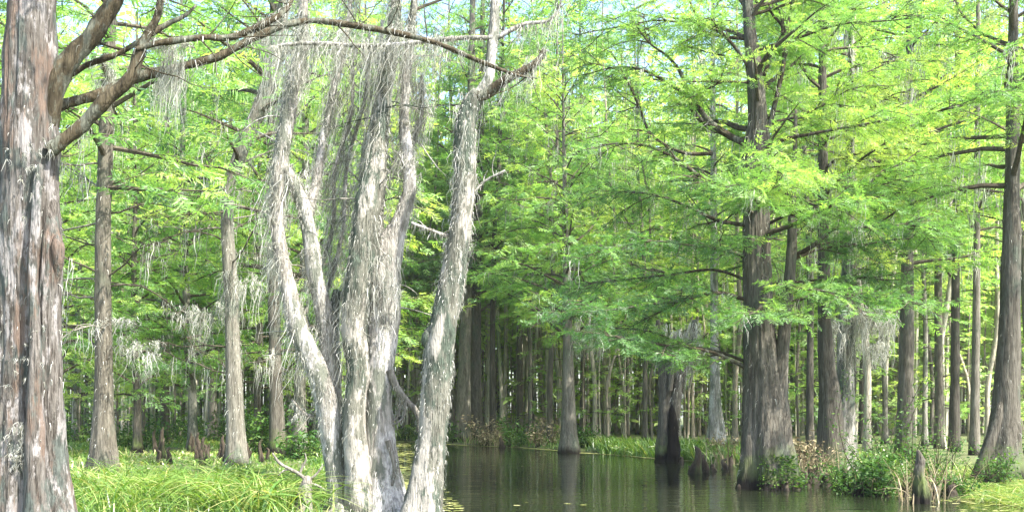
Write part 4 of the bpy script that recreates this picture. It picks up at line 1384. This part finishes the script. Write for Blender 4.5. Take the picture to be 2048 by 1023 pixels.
for px, d, w_, h, n, lab, lm in ((872, 60, 90, 1.2, 1500, 'green bush at far shore behind the leaning tree', 'leaf'), (825, 64, 60, 1.0, 900, 'bright little bush at far shore left of the leaning tree', 'grass'),
                                 (905, 57, 60, 1.5, 1000, 'tangled bush at the foot of the paired far trunks', 'leaf'), (985, 53, 90, 1.6, 1400, 'tan twiggy thicket right of the paired far trunks', 'straw'),
                                 (1040, 51, 90, 1.6, 1500, 'brushy green thicket on the far shore past the lone brown knee', 'leaf'), (1085, 49, 60, 1.5, 900, 'tan dry thicket left of the flared far shore cypress', 'straw'),
                                 (1175, 46, 40, 1.1, 900, 'green bush touching the flared far shore cypress', 'leaf'), (1375, 38, 70, .7, 900, 'low bush behind the split snag', 'leaf'),
                                 (1440, 36, 60, .9, 800, 'tan bush behind the knees left of the great cypress', 'straw'), (1600, 30, 60, 1.2, 900, 'tan brush seen just right of the great cypress trunk', 'straw'),
                                 (255, 40, 110, 1.2, 1300, 'bush in the shade right of the swollen footed cypress', 'leaf'), (350, 44, 130, 1.6, 1500, 'green bush in the left understory behind the knees', 'leaf'),
                                 (520, 36, 90, 1.8, 1600, 'dark bush between crooked cypress and straight brown cypress', 'leaf'), (420, 50, 140, 2.0, 1500, 'far bush behind the crooked cypress', 'leaf'),
                                 (600, 32, 70, 1.2, 1100, 'bush half hidden behind the pale multi stemmed tree\'s left side', 'leaf'), (160, 46, 110, 1.3, 1200, 'bush between the huge left trunk and swollen footed cypress', 'leaf')):
    shrub(px, d, w_, h, n, lab, leafm=lm, ls=(.10, .24), dark=d < 40 and px > 1300, stems=22)


# ------------------------------------------------------------------ grass, reeds, duckweed (nobody could count them)
def blades(mb, x, y, z, h, w, lean, curve, tint, k=5):
    n = len(x)
    a = R.uniform(0, 6.28, n)
    dirx, diry = np.cos(a), np.sin(a)
    t = np.linspace(0, 1, k)[None]
    out = (lean[:, None] * t + curve[:, None] * t**2.2) * h[:, None]
    zz = h[:, None] * (t * (1.0 - .25 * lean[:, None])) - curve[:, None] * h[:, None] * .75 * t**3
    P = np.stack([x[:, None] + dirx[:, None] * out, y[:, None] + diry[:, None] * out, z[:, None] + zz], -1)
    side = np.stack([-diry, dirx, np.zeros(n)], -1) + R.normal(0, .3, (n, 3))
    wd = w[:, None] * (1.02 - t**1.6)
    ribbons(mb, P, wd, side, tint)


def scatter(n, pxr, dr, cond, power=1.0):
    px = R.uniform(*pxr, n)
    d = dr[0] + (dr[1] - dr[0]) * R.random(n) ** power
    x = (px - 1024) / F * d
    s = land(x, d)
    k = cond(x, d, s)
    return x[k], d[k]


def grass():
    mb = MB()
    # tall arching blades in the left foreground
    x, y = scatter(9000, (130, 660), (12.6, 19), lambda x, d, s: (s > .15))
    clump = vn(np.stack([x * .8, y * .8, 0 * x], -1))
    kk = R.random(len(x)) < .34 + 1.7 * clump
    x, y = x[kk], y[kk]
    n = len(x)
    h = R.uniform(.25, .85, n) * (1 + 1.1 * vn(np.stack([x * .6, y * .6, 0 * x + 3], -1)))
    blades(mb, x, y, gz(x, y) - .02, h, R.uniform(.010, .024, n), R.uniform(.1, .6, n), R.uniform(.15, .95, n), np.clip(R.normal(.5, .24, n) + .5 * clump[kk], 0, 1), 6)
    # heavy clumps of broad blades
    for px, d, m in ((330, 15.5, 150), (300, 14.6, 120), (500, 16.2, 240), (560, 15.0, 160), (440, 17.5, 160), (470, 14.2, 120), (380, 17, 110), (240, 14.0, 90), (590, 17.5, 160), (180, 16, 90), (540, 18, 160), (350, 16.5, 160), (415, 15.6, 150), (265, 16, 120), (520, 14.4, 140), (310, 18, 130), (460, 19, 150), (225, 18, 90)):
        cx = (px - 1024) / F * d
        x = cx + R.normal(0, .28, m)
        y = d + R.normal(0, .28, m)
        h = R.uniform(.7, 1.25, m)
        blades(mb, x, y, gz(x, y), h, R.uniform(.016, .034, m), R.uniform(.2, .8, m), R.uniform(.4, 1.15, m), np.clip(R.normal(.68, .2, m), 0, 1), 8)
    # shorter cover further back on the left bank
    x, y = scatter(60000, (-60, 820), (17, 62), lambda x, d, s: (s > .1), .8)
    pxx = x / y * F + 1024
    bare = (pxx > 260) & (pxx < 620) & (y > 20.5) & (y < 40)
    kk = R.random(len(x)) < np.where(bare, .22, .5) + 1.5 * vn(np.stack([x * .35, y * .35, 0 * x + 9], -1))
    x, y = x[kk], y[kk]
    n = len(x)
    h = R.uniform(.15, .45, n) * np.where(bare[kk], .6, 1)
    blades(mb, x, y, gz(x, y) - .02, h, R.uniform(.02, .045, n) * (.6 + y / 40), R.uniform(.1, .7, n), R.uniform(.1, .8, n), np.clip(R.normal(.6, .2, n) + .6 * vn(np.stack([x * .2, y * .2, 0 * x], -1)), 0, 1), 4)
    tag(mb.obj('grass', M['grass'], smooth=False), 'long bright green grass over the left bank', 'grass', kind='stuff')
    # bright patch on the far shore
    mb = MB()
    m = 2600
    x = R.uniform(3.6, 7.6, m)
    y = np.interp(x, *YF) + R.uniform(-.2, 4.5, m)
    h = R.uniform(.35, .9, m)
    blades(mb, x, y, np.maximum(gz(x, y), 0), h, R.uniform(.03, .07, m), R.uniform(.1, .5, m), R.uniform(.1, .7, m), np.clip(R.normal(.6, .15, m), 0, 1), 5)
    m = 5000
    x = R.uniform(-9, 12, m)
    y = np.interp(x, *YF) + R.uniform(.2, 14, m)
    h = R.uniform(.15, .6, m)
    blades(mb, x, y, gz(x, y), h, R.uniform(.03, .06, m), R.uniform(.1, .5, m), R.uniform(.1, .7, m), np.clip(R.normal(.55, .2, m), 0, 1), 4)
    tag(mb.obj('shore_grass', M['grass'], smooth=False), 'bright lush grass patch along the far shore', 'grass', kind='stuff')
    # pale fallen stems on the marsh mat, bottom right
    mb = MB()
    x, y = scatter(6500, (1860, 2120), (15, 27), lambda x, d, s: s > -.4)
    n = len(x)
    h = R.uniform(.2, .55, n)
    blades(mb, x, y, np.maximum(gz(x, y), 0), h, R.uniform(.012, .026, n), R.uniform(.5, 1.6, n), R.uniform(.4, 1.3, n), np.clip(R.normal(.7, .3, n), 0, 1), 5)
    tag(mb.obj('marsh_grass', M['grass'], smooth=False), 'pale tangled mat of marsh grass in the bottom right corner', 'grass', kind='stuff')
    mb = MB()
    for px, d, m in ((1862, 18.4, 26), (1826, 18.3, 16), (1878, 19.8, 40), (1895, 20.4, 30), (1860, 20.5, 26), (1785, 19.9, 16), (1000, 52, 60), (950, 54, 40), (1650, 24, 60), (1612, 25, 60), (1450, 33, 40)):
        cx = (px - 1024) / F * d
        x = cx + R.normal(0, .25, m)
        y = d + R.normal(0, .25, m)
        h = R.uniform(.5, 1.3, m)
        blades(mb, x, y, np.maximum(gz(x, y), 0), h, R.uniform(.010, .022, m) * (1 if d < 30 else 2), R.uniform(0, .4, m), R.uniform(0, .9, m), R.random(m), 6)
    tag(mb.obj('dry_reeds', M['straw'], smooth=False), 'dry tan reeds tangled among the shoreline bushes', 'reeds', kind='stuff')


grass()


def duckweed():
    mb = MB()
    n = 90000
    px = R.uniform(700, 2130, n)
    d = 15 + 50 * R.random(n) ** 1.2
    x = (px - 1024) / F * d
    s = land(x, d)
    pn = vn(np.stack([x * .22, d * .5, 0 * x + 7], -1)) + .5 * vn(np.stack([x * .8, d * 1.6, 0 * x + 2], -1))
    near_shore = np.exp(-np.clip(-s, 0, 9) / .8)
    right = np.clip((x - 7.0) / 2.5, 0, 1) * np.clip((24 - d) / 4, 0, 1)
    prob = near_shore * .95 + right * .5
    prob *= np.clip(.65 + pn * 1.5, 0.05, 1) * ((s > -.9) | (right > .15))
    prob += .01 * (pn > .30)
    k = (s < .25) & (R.random(n) < prob)
    x, d = x[k], d[k]
    x2 = R.uniform(-9, 8.6, 60000)
    d2 = np.interp(x2, *YF) + R.uniform(-2.2, 1.6, 60000)
    k2 = (gz(x2, d2) < .015) & (gz(x2, d2) > -.16 - .25 * vn(np.stack([x2 * .5, d2 * .5, 0 * x2], -1)))
    x, d = np.concatenate([x, x2[k2]]), np.concatenate([d, d2[k2]])
    m = len(x)
    sz = R.uniform(.02, .055, m) * (.7 + d / 30)
    a = R.uniform(0, 6.28, m)
    ang = a[:, None] + np.array([0, 1.5, 3.1, 4.7])[None] + R.normal(0, .2, (m, 4))
    sz *= .8
    V = np.stack([x[:, None] + np.cos(ang) * sz[:, None] * 1.5, d[:, None] + np.sin(ang) * sz[:, None], np.full((m, 4), .006) + R.uniform(0, .004, m)[:, None]], -1)
    mb.add(V.reshape(-1, 3), np.arange(m * 4).reshape(-1, 4), np.repeat(R.random(m), 4))
    tag(mb.obj('duckweed', M['weed'], smooth=False), 'yellow green duckweed floating along the shores', 'duckweed', kind='stuff')


duckweed()

# ------------------------------------------------------------------ humid air
def haze(density):
    x0, x1, y0, y1, z0, z1 = -520, 520, -80, 720, -2.5, 46
    me = bpy.data.meshes.new('haze')
    v = [(x, y, z) for x in (x0, x1) for y in (y0, y1) for z in (z0, z1)]
    me.from_pydata(v, [], [(0, 1, 3, 2), (4, 6, 7, 5), (0, 4, 5, 1), (2, 3, 7, 6), (0, 2, 6, 4), (1, 5, 7, 3)])
    o = bpy.data.objects.new('haze', me)
    COL.objects.link(o)
    m, nt, out = newmat('humid_air')
    p = nt.nodes.new('ShaderNodeVolumePrincipled')
    p.inputs['Color'].default_value = (0.93, 0.97, 0.95, 1)
    p.inputs['Density'].default_value = density
    p.inputs['Anisotropy'].default_value = 0.2
    nt.links.new(p.outputs[0], out.inputs['Volume'])
    me.materials.append(m)
    tag(o, kind='stuff')


haze(0.0003)

# ------------------------------------------------------------------ light, sky, camera
SUN = unit([0.56, -0.42, 0.85])
el = math.asin(SUN[2])
az = math.atan2(SUN[0], SUN[1])
ld = bpy.data.lights.new('sun', 'SUN')
ld.energy = 4.2
ld.angle = math.radians(0.6)
ld.color = (1.0, 0.95, 0.86)
lo = bpy.data.objects.new('sun', ld)
COL.objects.link(lo)
lo.location = (20, -20, 40)
lo.rotation_euler = (math.pi / 2 - el, 0, math.atan2(SUN[0], -SUN[1]))

w = bpy.data.worlds.new('World')
sc.world = w
w.use_nodes = True
nt = w.node_tree
bg = nt.nodes['Background']
sky = nt.nodes.new('ShaderNodeTexSky')
sky.sky_type = 'NISHITA'
sky.sun_disc = False
sky.sun_elevation = el
sky.sun_rotation = az
sky.dust_density = 2.0
nt.links.new(sky.outputs[0], bg.inputs['Color'])
bg.inputs['Strength'].default_value = 0.15

cd = bpy.data.cameras.new('camera')
cam = bpy.data.objects.new('camera', cd)
COL.objects.link(cam)
cam.location = (0, 0, CH)
cam.rotation_euler = (math.pi / 2, 0, 0)
cd.sensor_width = 36
cd.lens = 36 * F / 2048
cd.shift_y = (HZ - 511.5) / 2048
cd.clip_end = 2000
sc.camera = cam

sc.view_settings.view_transform = 'Standard'
sc.view_settings.look = 'None'
sc.view_settings.exposure = 2.15
sc.view_settings.gamma = 1.0
cy = sc.cycles
cy.max_bounces = 10
cy.diffuse_bounces = 6
cy.glossy_bounces = 3
cy.transmission_bounces = 8
cy.use_denoising = True
cy.denoiser = 'OPENIMAGEDENOISE'
cy.denoising_input_passes = 'RGB_ALBEDO_NORMAL'
cy.denoising_prefilter = 'NONE'
cy.sample_clamp_indirect = 2
